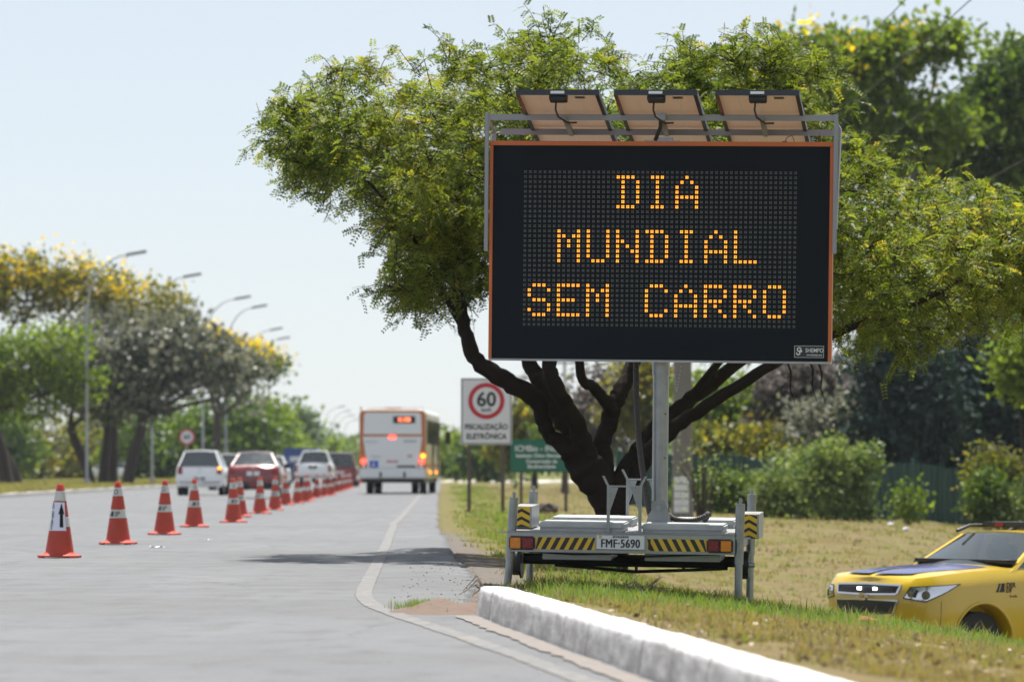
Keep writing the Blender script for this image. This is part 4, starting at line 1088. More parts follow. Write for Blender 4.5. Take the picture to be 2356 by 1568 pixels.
for s in (-1, 1):
    a = MB().tube((s*1.085, -.085, 1.22), (s*1.085, -.036, 1.22), .090, n=20).build('brake_lamp', M['lamp_red'], bus)
    MB().tube((s*1.13, -.085, 1.41), (s*1.13, -.036, 1.41), .085, n=20).build('indicator_lamp', M['lamp_amber'] if s > 0 else M['amber_lens'], bus)
    MB().tube((s*1.06, -.085, 1.03), (s*1.06, -.036, 1.03), .07, n=16).build('reverse_lamp', M['chrome'], bus)
    MB().box(s*.44-.04, s*.44+.04, -.11, -.091, .62, .82).build('tow_hook', M['black_steel'], bus)
st_ = MB().box(-.85, -.53, -.052, -.0475, .90+.08, 1.24).build('access_sticker', M['sign_blue'], bus)
mb = MB(); mb.tube((-.70, -.056, 1.20), (-.70, -.0525, 1.20), .022, n=10); mb.box(-.712, -.692, -.056, -.0525, 1.09, 1.17); mb.box(-.712, -.64, -.056, -.0525, 1.085, 1.102); mb.tube((-.71, -.056, 1.075), (-.71, -.0525, 1.075), .05, n=14)
mb.build('wheelchair_symbol', M['plate_white'], st_)
lettering('BRASÍLIA', .115, M['galv'], bus, (-.78, -.049, 1.93), name='operator_lettering')
lettering('442941', .16, M['alu'], bus, (.66, -.049, 1.95), name='fleet_number', off=.003, sx=1.05)
lettering('PBE1024', .12, M['sign_red'], bus, (.0, -.049, 1.20), name='plate_lettering', off=.004)
lettering('190', .13, M['sign_red'], bus, (.62, -.049, 1.40), name='notice_lettering', off=.004)
lettering('URBANO', .09, M['galv'], bus, (-.62, -.049, 1.38), name='notice_lettering', off=.001)
MB().box(.16, .86, -.052, -.0475, .985, 1.06).build('air_grille', M['dark_plastic'], bus)
MB().box(-1.15, 1.15, .3, 11.8, .42, .575).build('underbody', M['black_steel'], bus)
for s in (-1, 1):
    for x, y in ((1.0, 2.9), (.70, 2.9)):
        MB().tube((s*(x-.12), y, .48), (s*(x+.12), y, .48), .48, n=26).build('wheel', M['rubber'], bus, smooth=True)
    MB().tube((s*.93, 9.4, .48), (s*1.18, 9.4, .48), .48, n=26).build('wheel', M['rubber'], bus, smooth=True)
    MB().box(s*1.25-.006, s*1.25+.006, .2, 11.8, 1.0, 1.12).build('orange_band', M['bus_orange'], bus)
for k, (a, b_) in enumerate(((.5, 1.9), (2.0, 3.4), (3.5, 4.9), (6.5, 7.9), (8.0, 9.4), (10.9, 11.9))):
    for s in (-1, 1): MB().box(s*1.248-.006, s*1.248+.006, a, b_, 1.85, 2.75).build('side_window', M['dark_glass'], bus)
for a, b_ in ((5.1, 6.3), (9.6, 10.7)):
    dd = MB().box(1.243, 1.256, a, b_, .65, 2.75).build('passenger_door', M['dark_plastic'], bus)
    for q in (0, 1):
        y_ = a+(b_-a)*q/2
        MB().box(1.2565, 1.260, y_+.06, y_+(b_-a)/2-.06, .95, 2.65).build('door_pane', M['dark_glass'], dd)
for y in (3.4, 8.6): MB().tube((1.246, y, .80), (1.275, y, .80), .05, n=14).build('side_marker', M['lamp_amber'], bus)
MB().path([(1.2, 12.0, 2.75), (1.42, 12.3, 2.72), (1.55, 12.35, 2.4)], .025, 6).build('mirror_arm', M['black_steel'], bus)
MB().box(1.44, 1.66, 12.3, 12.4, 1.92, 2.42).build('wing_mirror', M['black_steel'], bus, bevel=.03)
MB().path([(-1.2, 12.0, 2.75), (-1.42, 12.3, 2.72), (-1.5, 12.35, 2.4)], .025, 6).build('mirror_arm', M['black_steel'], bus)
mb = MB(); mb.box(-.9, .9, 4, 6.5, BH-.01, BH+.13); mb.build('roof_unit', M['bus_white'], bus, bevel=.04)
mb = MB(); mb.box(-1.235, 1.235, -.02, .05, BH-.16, BH-.02); 
MB().box(-.3, .3, .5, 1.1, BH+.0, BH+.07).build('roof_hatch', M['bus_orange'], bus)
MB().box(-.95, .95, .08, .45, BH+.0005, BH+.03).build('roof_trim', M['bus_orange'], bus, bevel=.01)
MB().tube((-1.16, .05, 2.9), (-1.17, .05, 3.24), .03, n=6).build('marker_stalk', M['bus_orange'], bus)
# ------------------------------------------------------------------ traffic cones
def cone_r(z): return .0375+(.147-.0375)*(1-(z-.05)/.70)
def wrap_cone(me, r_extra, zc):
    for v_ in me.vertices:
        z = zc+v_.co.z; r = cone_r(z)+r_extra-v_.co.y
        t = v_.co.x/cone_r(zc); v_.co = (r*math.sin(t), -r*math.cos(t), z)
    me.update(); return me
def subdivide(me, cuts=2):
    bm = bmesh.new(); bm.from_mesh(me); bmesh.ops.triangulate(bm, faces=bm.faces)
    bmesh.ops.subdivide_edges(bm, edges=bm.edges, cuts=cuts, use_grid_fill=True); bm.to_mesh(me); bm.free(); return me
def make_cone(name='traffic_cone'):
    root = empty(name)
    mb = MB(); mb.lathe([(cone_r(.052), .052), (cone_r(.30), .30), (cone_r(.56), .56), (cone_r(.74), .74), (.030, .752), (.018, .750)], 26)
    mb.build('shell', M['cone'], root, smooth=True)
    mb = MB(); w = .205; c = .075
    def octo(w, c, z): return [(-w+c, -w, z), (w-c, -w, z), (w, -w+c, z), (w, w-c, z), (w-c, w, z), (-w+c, w, z), (-w, w-c, z), (-w, -w+c, z)]
    rings = [octo(w, c, .006), octo(w, c, .022), octo(w-.02, c, .030)]
    mb.grid([r+[r[0]] for r in rings]); mb.f.append(tuple(2*9+i for i in range(8))); mb.m.append(0); mb.f.append(tuple(range(7, -1, -1))); mb.m.append(0)
    ring_ = [(cone_r(.05)+.04, .030), (cone_r(.05)+.012, .042), (cone_r(.05), .056)]
    mb.lathe(ring_, 26)
    for sx in (-1, 1):
        for sy in (-1, 1): mb.box(sx*.16-.03, sx*.16+.03, sy*.16-.03, sy*.16+.03, 0, .0058)
    mb.build('base', M['cone'], root)
    for z0, z1 in ((.578, .680), (.315, .415)):
        mb = MB(); mb.lathe([(cone_r(z0)+.0005, z0), (cone_r(z0)+.0028, z0+.002), (cone_r(z1)+.0028, z1-.002), (cone_r(z1)+.0005, z1)], 26); mb.build('reflective_band', M['cone_band'], root, smooth=True)
    return root
cone0 = make_cone()
def der_logo(root, rz):
    a = bpy.data.meshes.new('x')
    mb = MB(); mb.prism([(-.075, -.03), (-.06, -.03), (-.037, .03), (-.05, .03)], .001); mb.prism([(-.052, -.03), (-.018, -.03), (-.018, .03), (-.034, .03)], .001)
    me = subdivide(mb.mesh('logo_mark'), 2); o = link('logo_mark', wrap_cone(me, .0042, .365), M['ink'], root); o.rotation_euler.z = rz
    for t_, z, dx in (('DER', .378, .028), ('DF', .347, .018)):
        me = text_mesh(t_, .036, .0004, .0008); me.transform(Matrix.Translation((dx, 0, 0))); me = subdivide(me, 1)
        o = link('logo_lettering', wrap_cone(me, .0042, z), M['ink'], root); o.rotation_euler.z = rz
    mb = MB(); n = 16
    mb.grid([[(r*math.cos(2*math.pi*k/n), 0, r*math.sin(2*math.pi*k/n)*1.15) for k in range(n+1)] for r in (.018, .026)])
    me = mb.mesh('ring_mark'); o = link('ring_mark', wrap_cone(me, .0042, .63), M['ink'], root); o.rotation_euler.z = rz
CONES = [(137, 43.7), (272, 51.3), (378.6, 59.1), (447, 67), (537, 73.1), (552, 81), (598, 87.4), (632, 95.7), (658, 108.7), (684, 114), (702, 120), (710, 125.5), (728, 137), (746, 145), (761, 150), (775, 170), (787, 183), (795, 194), (801, 204), (806, 214), (813, 232), (819, 250), (825, 270), (830, 290)]
ORD = 'first second third fourth fifth sixth seventh eighth ninth tenth eleventh twelfth thirteenth fourteenth fifteenth sixteenth seventeenth eighteenth nineteenth twentieth twenty-first twenty-second twenty-third last'.split()
for i, (px, D) in enumerate(CONES):
    o = cone0 if i == 0 else copy_tree(cone0)
    X = (px-CX)*D/K; o.location = (X, D, float(road_z(X, D))+.004)
    o.rotation_euler = (R(random.uniform(-1, 1)), R(random.uniform(-2.2, 2.2)), R(random.uniform(-25, 25)))
    o['category'] = 'traffic cone'; o['group'] = 'cones closing off the bus lane'
    o['label'] = ('orange traffic cone with a paper sheet and black arrow taped on, nearest of the line' if i == 0 else
                  f'orange traffic cone with grey white bands, {ORD[i]} in line from the camera')
for i, o in enumerate([x for x in col.objects if x.name.startswith('traffic_cone')][1:9]): der_logo(o, random.uniform(-.25, .1))
# paper on the nearest cone
cone0.rotation_euler = (0, R(.6), R(-4))
pz0, pz1 = .275, .565
P = []
for j in range(9):
    z = pz0+(pz1-pz0)*j/8; row = []
    for k in range(15):
        x = -.112+.196*k/14+.012*(1-j/8)*0; zc = (pz0+pz1)/2
        t = x/(cone_r(zc)+.02); r = cone_r(z)*.55+cone_r(zc)*.45+.006
        r = max(r, cone_r(z)+.005)
        row.append((r*math.sin(t), -r*math.cos(t), z))
    P.append(row)
paper = MB(); paper.grid(P); paper.grid([[(x*.985, y*.985, z) for x, y, z in r] for r in P])
pp = paper.build('paper_sheet', M['paper'], cone0, smooth=True, fix=False)
def on_paper(me, cx, cz):
    me = subdivide(me, 1); zc = (pz0+pz1)/2
    for v_ in me.vertices:
        x, z = cx+v_.co.x, cz+v_.co.z; t = x/(cone_r(zc)+.02)
        r = max(cone_r(z)*.55+cone_r(zc)*.45+.006, cone_r(z)+.005)+.0022
        v_.co = (r*math.sin(t), -r*math.cos(t), z)
    me.update(); return me
for ch, z in (('S', .545), ('Ó', .517), ('Ô', .452), ('N', .421), ('I', .391), ('B', .364), ('U', .334), ('S', .300)):
    link('paper_letter', on_paper(text_mesh(ch, .044, .0002, .0008, sx=1.15), -.076, z), M['ink'], pp)
mb = MB(); mb.prism([(-.018, -.115), (.018, -.115), (.018, .02), (.036, .02), (0, .135), (-.036, .02), (-.018, .02)], .0004)
link('paper_arrow', on_paper(subdivide(mb.mesh('paper_arrow'), 3), .036, .425), M['ink'], pp)
# litter on the road
for (px, py, w_, lb_) in ((361, 1259, .16, 'flat white scrap of litter on the road beside the second cone'), (480, 1212+30, .07, 'small pale scrap of litter on the road behind the fourth cone')):
    D = CAM_H*K/(py-HY); p_ = spot(px, py, D)
    mb = MB(); P = [[(-.5*w_+w_*i/6, -.04+.08*j/2, .012+.008*math.sin(i*1.7+j)) for i in range(7)] for j in range(3)]
    mb.grid(P); mb.grid([[(x, y, .006) for x, y, z in r] for r in P]); o = mb.build('paper_scrap', M['paper'], None); o.location = (p_.x, D, float(road_z(p_.x, D))+.002); tag(o, lb_, 'litter')

# ------------------------------------------------------------------ road signs
# speed camera sign
D = 95.; a = spot(1060, 868, D); b_ = spot(1178, 1022, D)
sg = empty('speed_sign', ((a.x+b_.x)/2, D, 0), (0, 0, R(2)), 'white board on two posts with a red circled 60 speed limit', 'road sign')
w_, zt, zb = (b_.x-a.x)/2, a.z, b_.z
MB().box(-w_, w_, 0, .02, zb, zt).build('board', M['sign_white'], sg, bevel=.01)
mb = MB(); t_ = .018
for q in ((-w_+.02, w_-.02, zt-.04, zt-.04+t_), (-w_+.02, w_-.02, zb+.02, zb+.02+t_), (-w_+.02, -w_+.02+t_, zb+.02+t_, zt-.04), (w_-.02-t_, w_-.02, zb+.02+t_, zt-.04)): mb.box(q[0], q[1], -.003, -.0005, q[2], q[3])
mb.build('board_border', M['dark_plastic'], sg)
cz = spot(1119, 921, D).z
mb = MB(); mb.grid([[(r*math.cos(2*math.pi*k/40), -.004, cz+r*math.sin(2*math.pi*k/40)) for k in range(41)] for r in (.305, .405)]); mb.build('red_ring', M['sign_red'], sg)
lettering('60', .44, M['ink'], sg, (0, -.004, cz+.02), name='limit_number', off=.012)
lettering('km/h', .11, M['ink'], sg, (0, -.004, cz-.20), name='limit_unit', off=.003)
lettering('FISCALIZAÇÃO', .165, M['ink'], sg, (0, -.004, spot(0, 981, D).z), name='sign_text', off=.0045, sx=.86)
lettering('ELETRÔNICA', .165, M['ink'], sg, (0, -.004, spot(0, 1003, D).z), name='sign_text', off=.0045, sx=.92)
for px in (1079.5, 1157):
    x = spot(px, 0, D).x-(a.x+b_.x)/2
    MB().box(x-.04, x+.04, .0205, .10, gz(x+(a.x+b_.x)/2, D)-.15, zt-.05).build('post', M['rust_post'], sg)
# green institute sign
D = 106.; a = spot(1173, 1009, D); b_ = spot(1345, 1084, D)
sg = empty('green_sign', ((a.x+b_.x)/2, D, 0), (0, 0, 0), 'green direction board with white lettering half hidden by the dark trunk', 'road sign')
w_, zt, zb = (b_.x-a.x)/2, a.z, b_.z
MB().box(-w_, w_, 0, .02, zb, zt).build('board', M['sign_green'], sg, bevel=.01)
for tx, py, sz in (('ICMBio - INSTITUTO', 1031, .20), ('Instituto Chico Mendes de', 1047, .125), ('Conservação da', 1060, .125), ('Biodiversidade', 1072, .125)):
    lettering(tx, sz, M['sign_white'], sg, (-.14 if sz < .2 else .05, -.003, spot(0, py, D).z), name='sign_text', off=.004, sx=.95)
MB().box(.66, .73, -.003, -.0005, zb+.05, zb+.34).build('sign_arrow', M['sign_white'], sg)
for px in (1199, 1302):
    x = spot(px, 0, D).x-(a.x+b_.x)/2
    MB().box(x-.04, x+.04, .0205, .10, gz(x+(a.x+b_.x)/2, D)-.15, zt-.05).build('post', M['rust_post'], sg)
# round limit sign on the median
D = 215.; c0 = spot(430, 1004, D)
sg = empty('round_sign', (c0.x, D, .1), (0, 0, 0), 'small round 60 speed limit sign on the median by the white hatchback', 'road sign')
z = c0.z-.1
mb = MB(); mb.tube((0, .02, z), (0, 0, z), .40, n=36); mb.build('disc', M['sign_white'], sg)
mb = MB(); mb.grid([[(r*math.cos(2*math.pi*k/40), -.003, z+r*math.sin(2*math.pi*k/40)) for k in range(41)] for r in (.31, .40)]); mb.build('red_ring', M['sign_red'], sg)
lettering('60', .36, M['ink'], sg, (0, -.004, z), name='limit_number', off=.008)
MB().tube((0, .05, -.1), (0, .05, z+.3), .035, n=8).build('post', M['lamp_post'], sg)

# ------------------------------------------------------------------ street lamps
def street_lamp(px_pole, px_head, py_head, D, label):
    base = spot(px_pole, 0, D); hd = spot(px_head, py_head, D)
    root = empty('street_lamp', (base.x, D, .08), (0, 0, 0), label, 'street lamp', 'street lamps along the median')
    H = hd.z-.08; dx = hd.x-base.x
    pts = [(0, 0, 0), (0, 0, H*.45), (0, 0, H*.74)]
    for k in range(1, 9):
        t = k/8; pts.append((dx*.86*(1-math.cos(t*math.pi/2*.92)), 0, H*.74+(H*.255)*math.sin(t*math.pi/2)))
    rad = [.08, .068, .06]+[.052-.016*k/8 for k in range(1, 9)]
    MB().path(pts, rad, 8).build('pole', M['lamp_post'], root, smooth=True)
    tip = pts[-1]
    hdm = MB().box(-.15, .95, -.16, .16, -.05, .10, Matrix.Translation((tip[0], 0, tip[2])) @ Matrix.Rotation(R(-10), 4, 'Y')).build('lamp_head', M['alu'], root, bevel=.04, smooth=True)
    MB().tube((0, 0, -.05), (0, 0, .35), .2, .17, n=10).build('pole_foot', M['concrete'], root)
    return root
LMP = [(200, 328, 583, 221), (350, 452, 634, 246), (467, 570, 685, 278), (520, 605, 705, 291), (560, 645, 757, 340), (590, 660, 778, 364), (748, 790, 935, 600), (765, 803, 945, 660), (778, 812, 955, 720), (792, 822, 964, 800)]
LN = ['nearest the camera', 'second along', 'third along', 'fourth along', 'fifth along, standing behind the blossoming tree', 'sixth along', 'tallest of the four faint ones left of the bus', 'second of the four faint ones left of the bus', 'third of the four faint ones left of the bus', 'smallest and faintest one beside the bus']
for q, nm in zip(LMP, LN):
    street_lamp(q[0], q[1], q[2], q[3], f'tall grey curved-arm street lamp, {nm}')
# blue banner on a lamp post
p_ = spot(561, 960, 339); o = MB().box(-.28, .28, -.16, -.14, -1.1, 1.1).build('banner', M['sign_blue'], None, bevel=.01); o.location = p_; tag(o, 'narrow blue banner fixed to a median lamp post', 'banner')

# ------------------------------------------------------------------ utility poles and overhead wires
def utility_pole(X, Y, H, label, arm=True):
    g = gz(X, Y); root = empty('utility_pole', (X, Y, g-.2), (0, 0, 0), label, 'utility pole', 'utility poles beside the road')
    MB().tube((0, 0, 0), (0, 0, H), .17, .10, n=12).build('shaft', M['concrete'], root, smooth=True)
    for z in ((H-.4, H-2.6) if arm else (H-.4,)): MB().box(-1.1, 1.1, -.08, .08, z-.06, z+.06).build('cross_arm', M['rust_post'], root)
    for x in (-1, -.4, .5, 1): MB().lathe([(.05, 0), (.06, .08), (.03, .18)], 8, (x, 0, H-.34)).build('insulator', M['lid'], root)
utility_pole(1.25, 430, 10.8, 'utility pole with cross arm seen above the speed sign')
utility_pole(1.8, 372, 9.5, 'utility pole just right of the speed sign')
utility_pole(3.7, 300, 9.0, 'dark utility pole seen between the limbs of the big tree')
utility_pole(6.99, 200, 10.8, 'utility pole standing behind the mast of the message board')
for i, (dx, z, lb_) in enumerate(((-.9, 10.6, 'topmost overhead wire above the right-hand trees'), (-.1, 10.1, 'second overhead wire above the right-hand trees'), (.4, 9.0, 'third overhead wire crossing the upper right corner'), (.9, 7.0, 'lowest overhead wire crossing the right edge'))):
    pts = []
    A = Vector((10.0+dx, 14, z)); B = Vector((6.99+dx*.9, 200, z)); Cc = Vector((1.4+dx*.4, 430, z))
    for a, b_, n in ((A, B, 16), (B, Cc, 16)):
        for k in range(n+1):
            t = k/n; q = a.lerp(b_, t); q.z -= (.4 if a is A else 1.2)*4*t*(1-t)*.5; pts.append(q)
    tag(MB().path(pts, .012, 5).build('overhead_wire', M['cable'], None), lb_, 'wire', 'overhead wires')

# ------------------------------------------------------------------ green boundary fence
fn = empty('boundary_fence', (0, 0, 0), (0, 0, 0), 'green mesh boundary fence overgrown with creepers behind the lawn', 'fence')
F0, F1 = Vector((3.4, 138, 0)), Vector((19.5, 126, 0)); NP = 9
for i in range(NP+1):
    q = F0.lerp(F1, i/NP); g = gz(q.x, q.y)
    MB().box(q.x-.05, q.x+.05, q.y-.05, q.y+.05, g-.2, g+1.95).build('post', M['fence_post'], fn)
    if i < NP:
        q2 = F0.lerp(F1, (i+1)/NP); n = 60; P = []
        for zf in (0, .25, .5, .75, 1.):
            row = []
            for k in range(n+1):
                p_ = q.lerp(q2, .02+.96*k/n); gg = gz(p_.x, p_.y); wv = .035*math.sin(k*1.15)+.02*math.sin(k*.37+i)
                row.append((p_.x, p_.y-.08+wv, gg+.03+zf*(1.74+.03*math.sin(k*2.3))))
            P.append(row)
        mb = MB(); mb.grid(P); mb.grid([[(x, y+.02, z) for x, y, z in r] for r in P]); mb.build('panel', M['fence_green'], fn, smooth=True, fix=False)

# ------------------------------------------------------------------ small things on the verge
g0 = spot(1318, 1190, 74.); o = MB().box(-.035, .035, -.035, .035, -.1, .42, Matrix.Rotation(R(3), 4, 'Y')).build('marker_stake', M['red_stake'], None, bevel=.006); o.location = (g0.x, 74, gz(g0.x, 74)); tag(o, 'short faded red wooden stake standing in the dry grass', 'stake')
def rock(name, loc, s, m_, lb_, cat, seed=1, flat=.6):
    r = random.Random(seed); bm = bmesh.new(); bmesh.ops.create_icosphere(bm, subdivisions=2, radius=1)
    for v_ in bm.verts:
        k = 1+r.uniform(-.22, .22); v_.co = Vector((v_.co.x*s[0]*k, v_.co.y*s[1]*k, v_.co.z*s[2]*k))
    me = bpy.data.meshes.new(name); bm.to_mesh(me); bm.free(); o = link(name, me, m_); o.location = loc; return tag(o, lb_, cat)
q = spot(1995, 1412, 33.2); rock('brick_lump', (q.x, 33.2, gz(q.x, 33.2)+.05), (.085, .07, .06), M['stone_red'], 'broken reddish brick lump on the bank in front of the patrol car', 'brick', 3)
q = spot(1258, 1163, 100.); rock('root_stump', (q.x, 100, gz(q.x, 100)+.10), (.26, .2, .16), M['bark_brown'], 'dark old root stump in the grass beyond the trailer', 'stump', 5)
for i, (px, py, D, w_, lb_) in enumerate(((2050, 1216, 112, .10, 'white scrap of litter on the lawn below the fence, upper one'), (2085, 1240, 100, .09, 'pale scrap of litter on the lawn below the fence, lower one'))):
    q = spot(px, py, D); z = gz(q.x, D); rock('litter_scrap', (q.x, D, z+.05), (w_, .08, .035), M['paper'], lb_, 'litter', 7+i)
# dead uprooted weed under the trailer
dw = MB(); r_ = random.Random(4)
for k in range(16):
    a_ = r_.uniform(0, 6.28); l = r_.uniform(.08, .26); zz = r_.uniform(.02, .16)
    dw.path([(0, 0, .02), (l*.5*math.cos(a_), l*.3*math.sin(a_), .02+zz*.7), (l*math.cos(a_), l*.6*math.sin(a_), .02+zz*r_.uniform(.4, 1.2))], [.010, .007, .002], 5)
q = spot(1480, 1362, 33.4); o = dw.build('dead_weed', M['twig'], None); o.location = (q.x, 33.4, gz(q.x, 33.4)); tag(o, 'uprooted dead weed lying in the grass under the trailer', 'weed')
dw = MB()
for k in range(5):
    a_ = r_.uniform(2.2, 4.2); l = r_.uniform(.15, .34)
    dw.path([(0, 0, .01), (l*.5*math.cos(a_), .1*math.sin(a_), .05+.03*k), (l*math.cos(a_), .2*math.sin(a_), .02+.01*k)], [.006, .005, .002], 5)
q = spot(1130, 1338, 29.5); o = dw.build('dry_twig', M['twig'], None); o.location = (q.x, 29.5, gz(q.x, 29.5)); tag(o, 'dry bent twig lying behind the end of the kerb', 'twig')
# crumbs of broken asphalt at the road edge
mb = MB()
for i in range(170):
    Y = random.uniform(27.2, 42); X = float(xe(Y))+.05-random.uniform(.0, .8)**2.2; s_ = random.uniform(.003, .009); z = float(road_z(X, Y))
    mb.add([(X+s_, Y, z), (X-s_*.6, Y+s_, z), (X-s_*.7, Y-s_, z), (X-s_*.1, Y, z+s_*1.1)], [(0, 1, 3), (1, 2, 3), (2, 0, 3), (0, 2, 1)])
tag(mb.build('loose_gravel', M['rubber'], None), 'loose dark crumbs of asphalt along the broken road edge', 'gravel', kind='stuff')
# ------------------------------------------------------------------ trees and other plants
def rand_dirs(n, r):
    v_ = r.normal(size=(n, 3)); return v_/np.linalg.norm(v_, axis=1, keepdims=True)
def leaf_quads(P, axis_, nrm, ln, wd):
    """kite shaped leaves: P base, axis direction, nrm normal, length, width arrays"""
    side = np.cross(axis_, nrm); side /= np.maximum(np.linalg.norm(side, axis=1, keepdims=True), 1e-6)
    ln = ln[:, None]; wd = wd[:, None]
    V = np.stack([P, P+axis_*ln*.5+side*wd*.5, P+axis_*ln, P+axis_*ln*.5-side*wd*.5], 1).reshape(-1, 3)
    return V, np.arange(len(P)*4).reshape(-1, 4)

# --- the umbrella tree behind the message board
MT = {'leaf': leaf_mat('feathery_leaf', (.055,.095,.014), (.20,.245,.040), .58, .55, third=(.33,.29,.05))}
TD = 45.0
def tp(px, py, dy=0.): 
    v_ = spot(px, py, TD); return Vector((v_.x, TD+dy, v_.z))
root_z = gz(tp(1405, 0).x, TD)
tree = empty('umbrella_tree', (0, 0, 0), (0, 0, 0), 'wide umbrella shaped green tree with dark trunk behind the message board', 'tree')
LIMBS = [  # (px, py, depth offset, radius)
 [(1412, 1300, 0, .17), (1409, 1200, 0, .15), (1390, 1135, 0, .185), (1352, 1075, 0, .20), (1318, 1030, 0, .17), (1308, 1015, 0, .10)],
 [(1330, 1045, -.05, .14), (1270, 1004, -.1, .095), (1249, 962, -.2, .095), (1234, 918, -.3, .12), (1168, 878, -.4, .115), (1098, 832, -.5, .10), (1072, 765, -.5, .085), (1060, 690, -.5, .07), (1042, 610, -.4, .055), (1075, 520, -.3, .04), (1060, 430, -.3, .03)],
 [(1340, 1055, .1, .14), (1312, 985, .2, .15), (1272, 928, .3, .135), (1240, 870, .4, .11), (1208, 805, .5, .09), (1170, 640, .7, .05), (1130, 480, .9, .03)],
 [(1365, 1090, .0, .13), (1348, 1030, -.1, .125), (1322, 970, -.3, .11), (1301, 930, -.5, .10), (1277, 888, -.7, .095), (1262, 835, -.8, .09), (1290, 700, -1., .06), (1270, 520, -1.3, .04), (1250, 380, -1.5, .02)],
 [(1405, 1165, .1, .12), (1393, 1090, .1, .14), (1386, 1029, .15, .115), (1402, 970, .2, .11), (1412, 930, .25, .12), (1436, 885, .4, .10), (1460, 835, .6, .09), (1500, 680, .9, .06), (1480, 480, 1.2, .04), (1500, 300, 1.4, .02)],
 [(1412, 950, .2, .09), (1396, 925, .0, .085), (1363, 890, -.3, .07), (1332, 850, -.5, .06), (1350, 650, -1.2, .04), (1400, 430, -1.5, .02)],
 [(1412, 1215, .0, .10), (1425, 1140, .0, .165), (1450, 1080, .1, .15), (1485, 1020, .15, .12), (1520, 978, .2, .11), (1580, 925, .4, .10), (1680, 850, .7, .085), (1790, 760, 1.0, .06), (1880, 650, 1.3, .04), (1900, 480, 1.5, .02)],
 [(1415, 1200, .0, .08), (1462, 1085, .0, .11), (1515, 1015, -.2, .095), (1600, 948, -.4, .085), (1730, 865, -.7, .07), (1840, 800, -.9, .055), (1980, 745, -1.1, .04), (2120, 690, -1.3, .03), (2230, 620, -1.4, .02)],
 [(1580, 925, .4, .06), (1650, 840, .3, .05), (1750, 700, .2, .04), (1800, 500, .1, .03), (1780, 300, .2, .02)],
 [(1070, 765, -.5, .05), (1000, 640, -.9, .035), (930, 520, -1.2, .025), (850, 430, -1.4, .015)],
]
trunk = MB(); nodes = []
r_ = random.Random(21)
for li, L_ in enumerate(LIMBS):
    pts = []; rad = []
    v_ = [(tp(a, b_, d), q) for a, b_, d, q in L_]
    for i in range(len(v_)-1):
        for k in range(6):
            t = k/6; p0 = v_[max(i-1, 0)][0]; p1, q1 = v_[i]; p2, q2 = v_[i+1]; p3 = v_[min(i+2, len(v_)-1)][0]
            p_ = .5*((2*p1)+(-p0+p2)*t+(2*p0-5*p1+4*p2-p3)*t*t+(-p0+3*p1-3*p2+p3)*t**3)
            jit = min(.016, q1*.13); p_ = p_+Vector((r_.uniform(-jit, jit), r_.uniform(-jit, jit), r_.uniform(-jit, jit)))
            pts.append(p_); rad.append((q1*(1-t)+q2*t)*r_.uniform(.95, 1.05)*(1 if li == 0 else .84))
    pts.append(v_[-1][0]); rad.append(v_[-1][1])
    if li == 0: pts[0].z = root_z-.2
    trunk.path(pts, rad, 14)
    if li: nodes += [(p_, q) for p_, q in zip(pts, rad) if q < .09]
UP = np.array([(565, 345), (575, 300), (610, 262), (700, 205), (760, 150), (850, 95), (950, 88), (1060, 75), (1180, 62), (1290, 40), (1400, 66), (1520, 95), (1640, 118), (1760, 140), (1860, 185), (1960, 262), (2060, 360), (2150, 395), (2260, 415), (2370, 430), (2460, 520), (2520, 640)], float)
LO = np.array([(565, 350), (640, 400), (720, 440), (800, 470), (870, 500), (890, 560), (905, 650), (940, 690), (1000, 640), (1060, 560), (1200, 600), (1500, 640), (1800, 720), (1900, 800), (1960, 830), (2030, 850), (2090, 820), (2150, 790), (2260, 765), (2370, 735), (2460, 690), (2520, 650)], float)
xc, rx = 1540., 990.
NT = 1000
tips = []
while len(tips) < NT:
    px = rng.uniform(648, 2500); u, l = np.interp(px, UP[:, 0], UP[:, 1]), np.interp(px, LO[:, 0], LO[:, 1])
    u += 18; ry = 3.6*math.sqrt(max(.02, 1-((px-xc)/rx)**2))
    d = rng.uniform(-1, 1); 
    f = rng.beta(1.2, 1.2) if px < 1010 else rng.beta(1.25, 1.6)                         # more foliage towards the top of the umbrella
    hh = (l-u); py = u+hh*f+.0*d
    py += (abs(d)**2.2)*hh*.35*(1 if f < .5 else -.2)
    tips.append((tp(px, py, d*ry), f))
for q in range(70):
    tips.append((tp(rng.uniform(1560, 1880), rng.uniform(120, 260), rng.uniform(-2, 2)), .3))
for q in range(110):
    px = rng.uniform(900, 1120); py = rng.uniform(470, 700)
    if px < 960 and rng.uniform() < .35: continue
    tips.append((tp(px, py, rng.uniform(-1.6, 1.2)), .8))
tips.sort(key=lambda q: (q[0]-tp(1450, 800)).length)
twigs = []
NPs = np.array([list(p_) for p_, _ in nodes]); NR_ = [q for _, q in nodes]
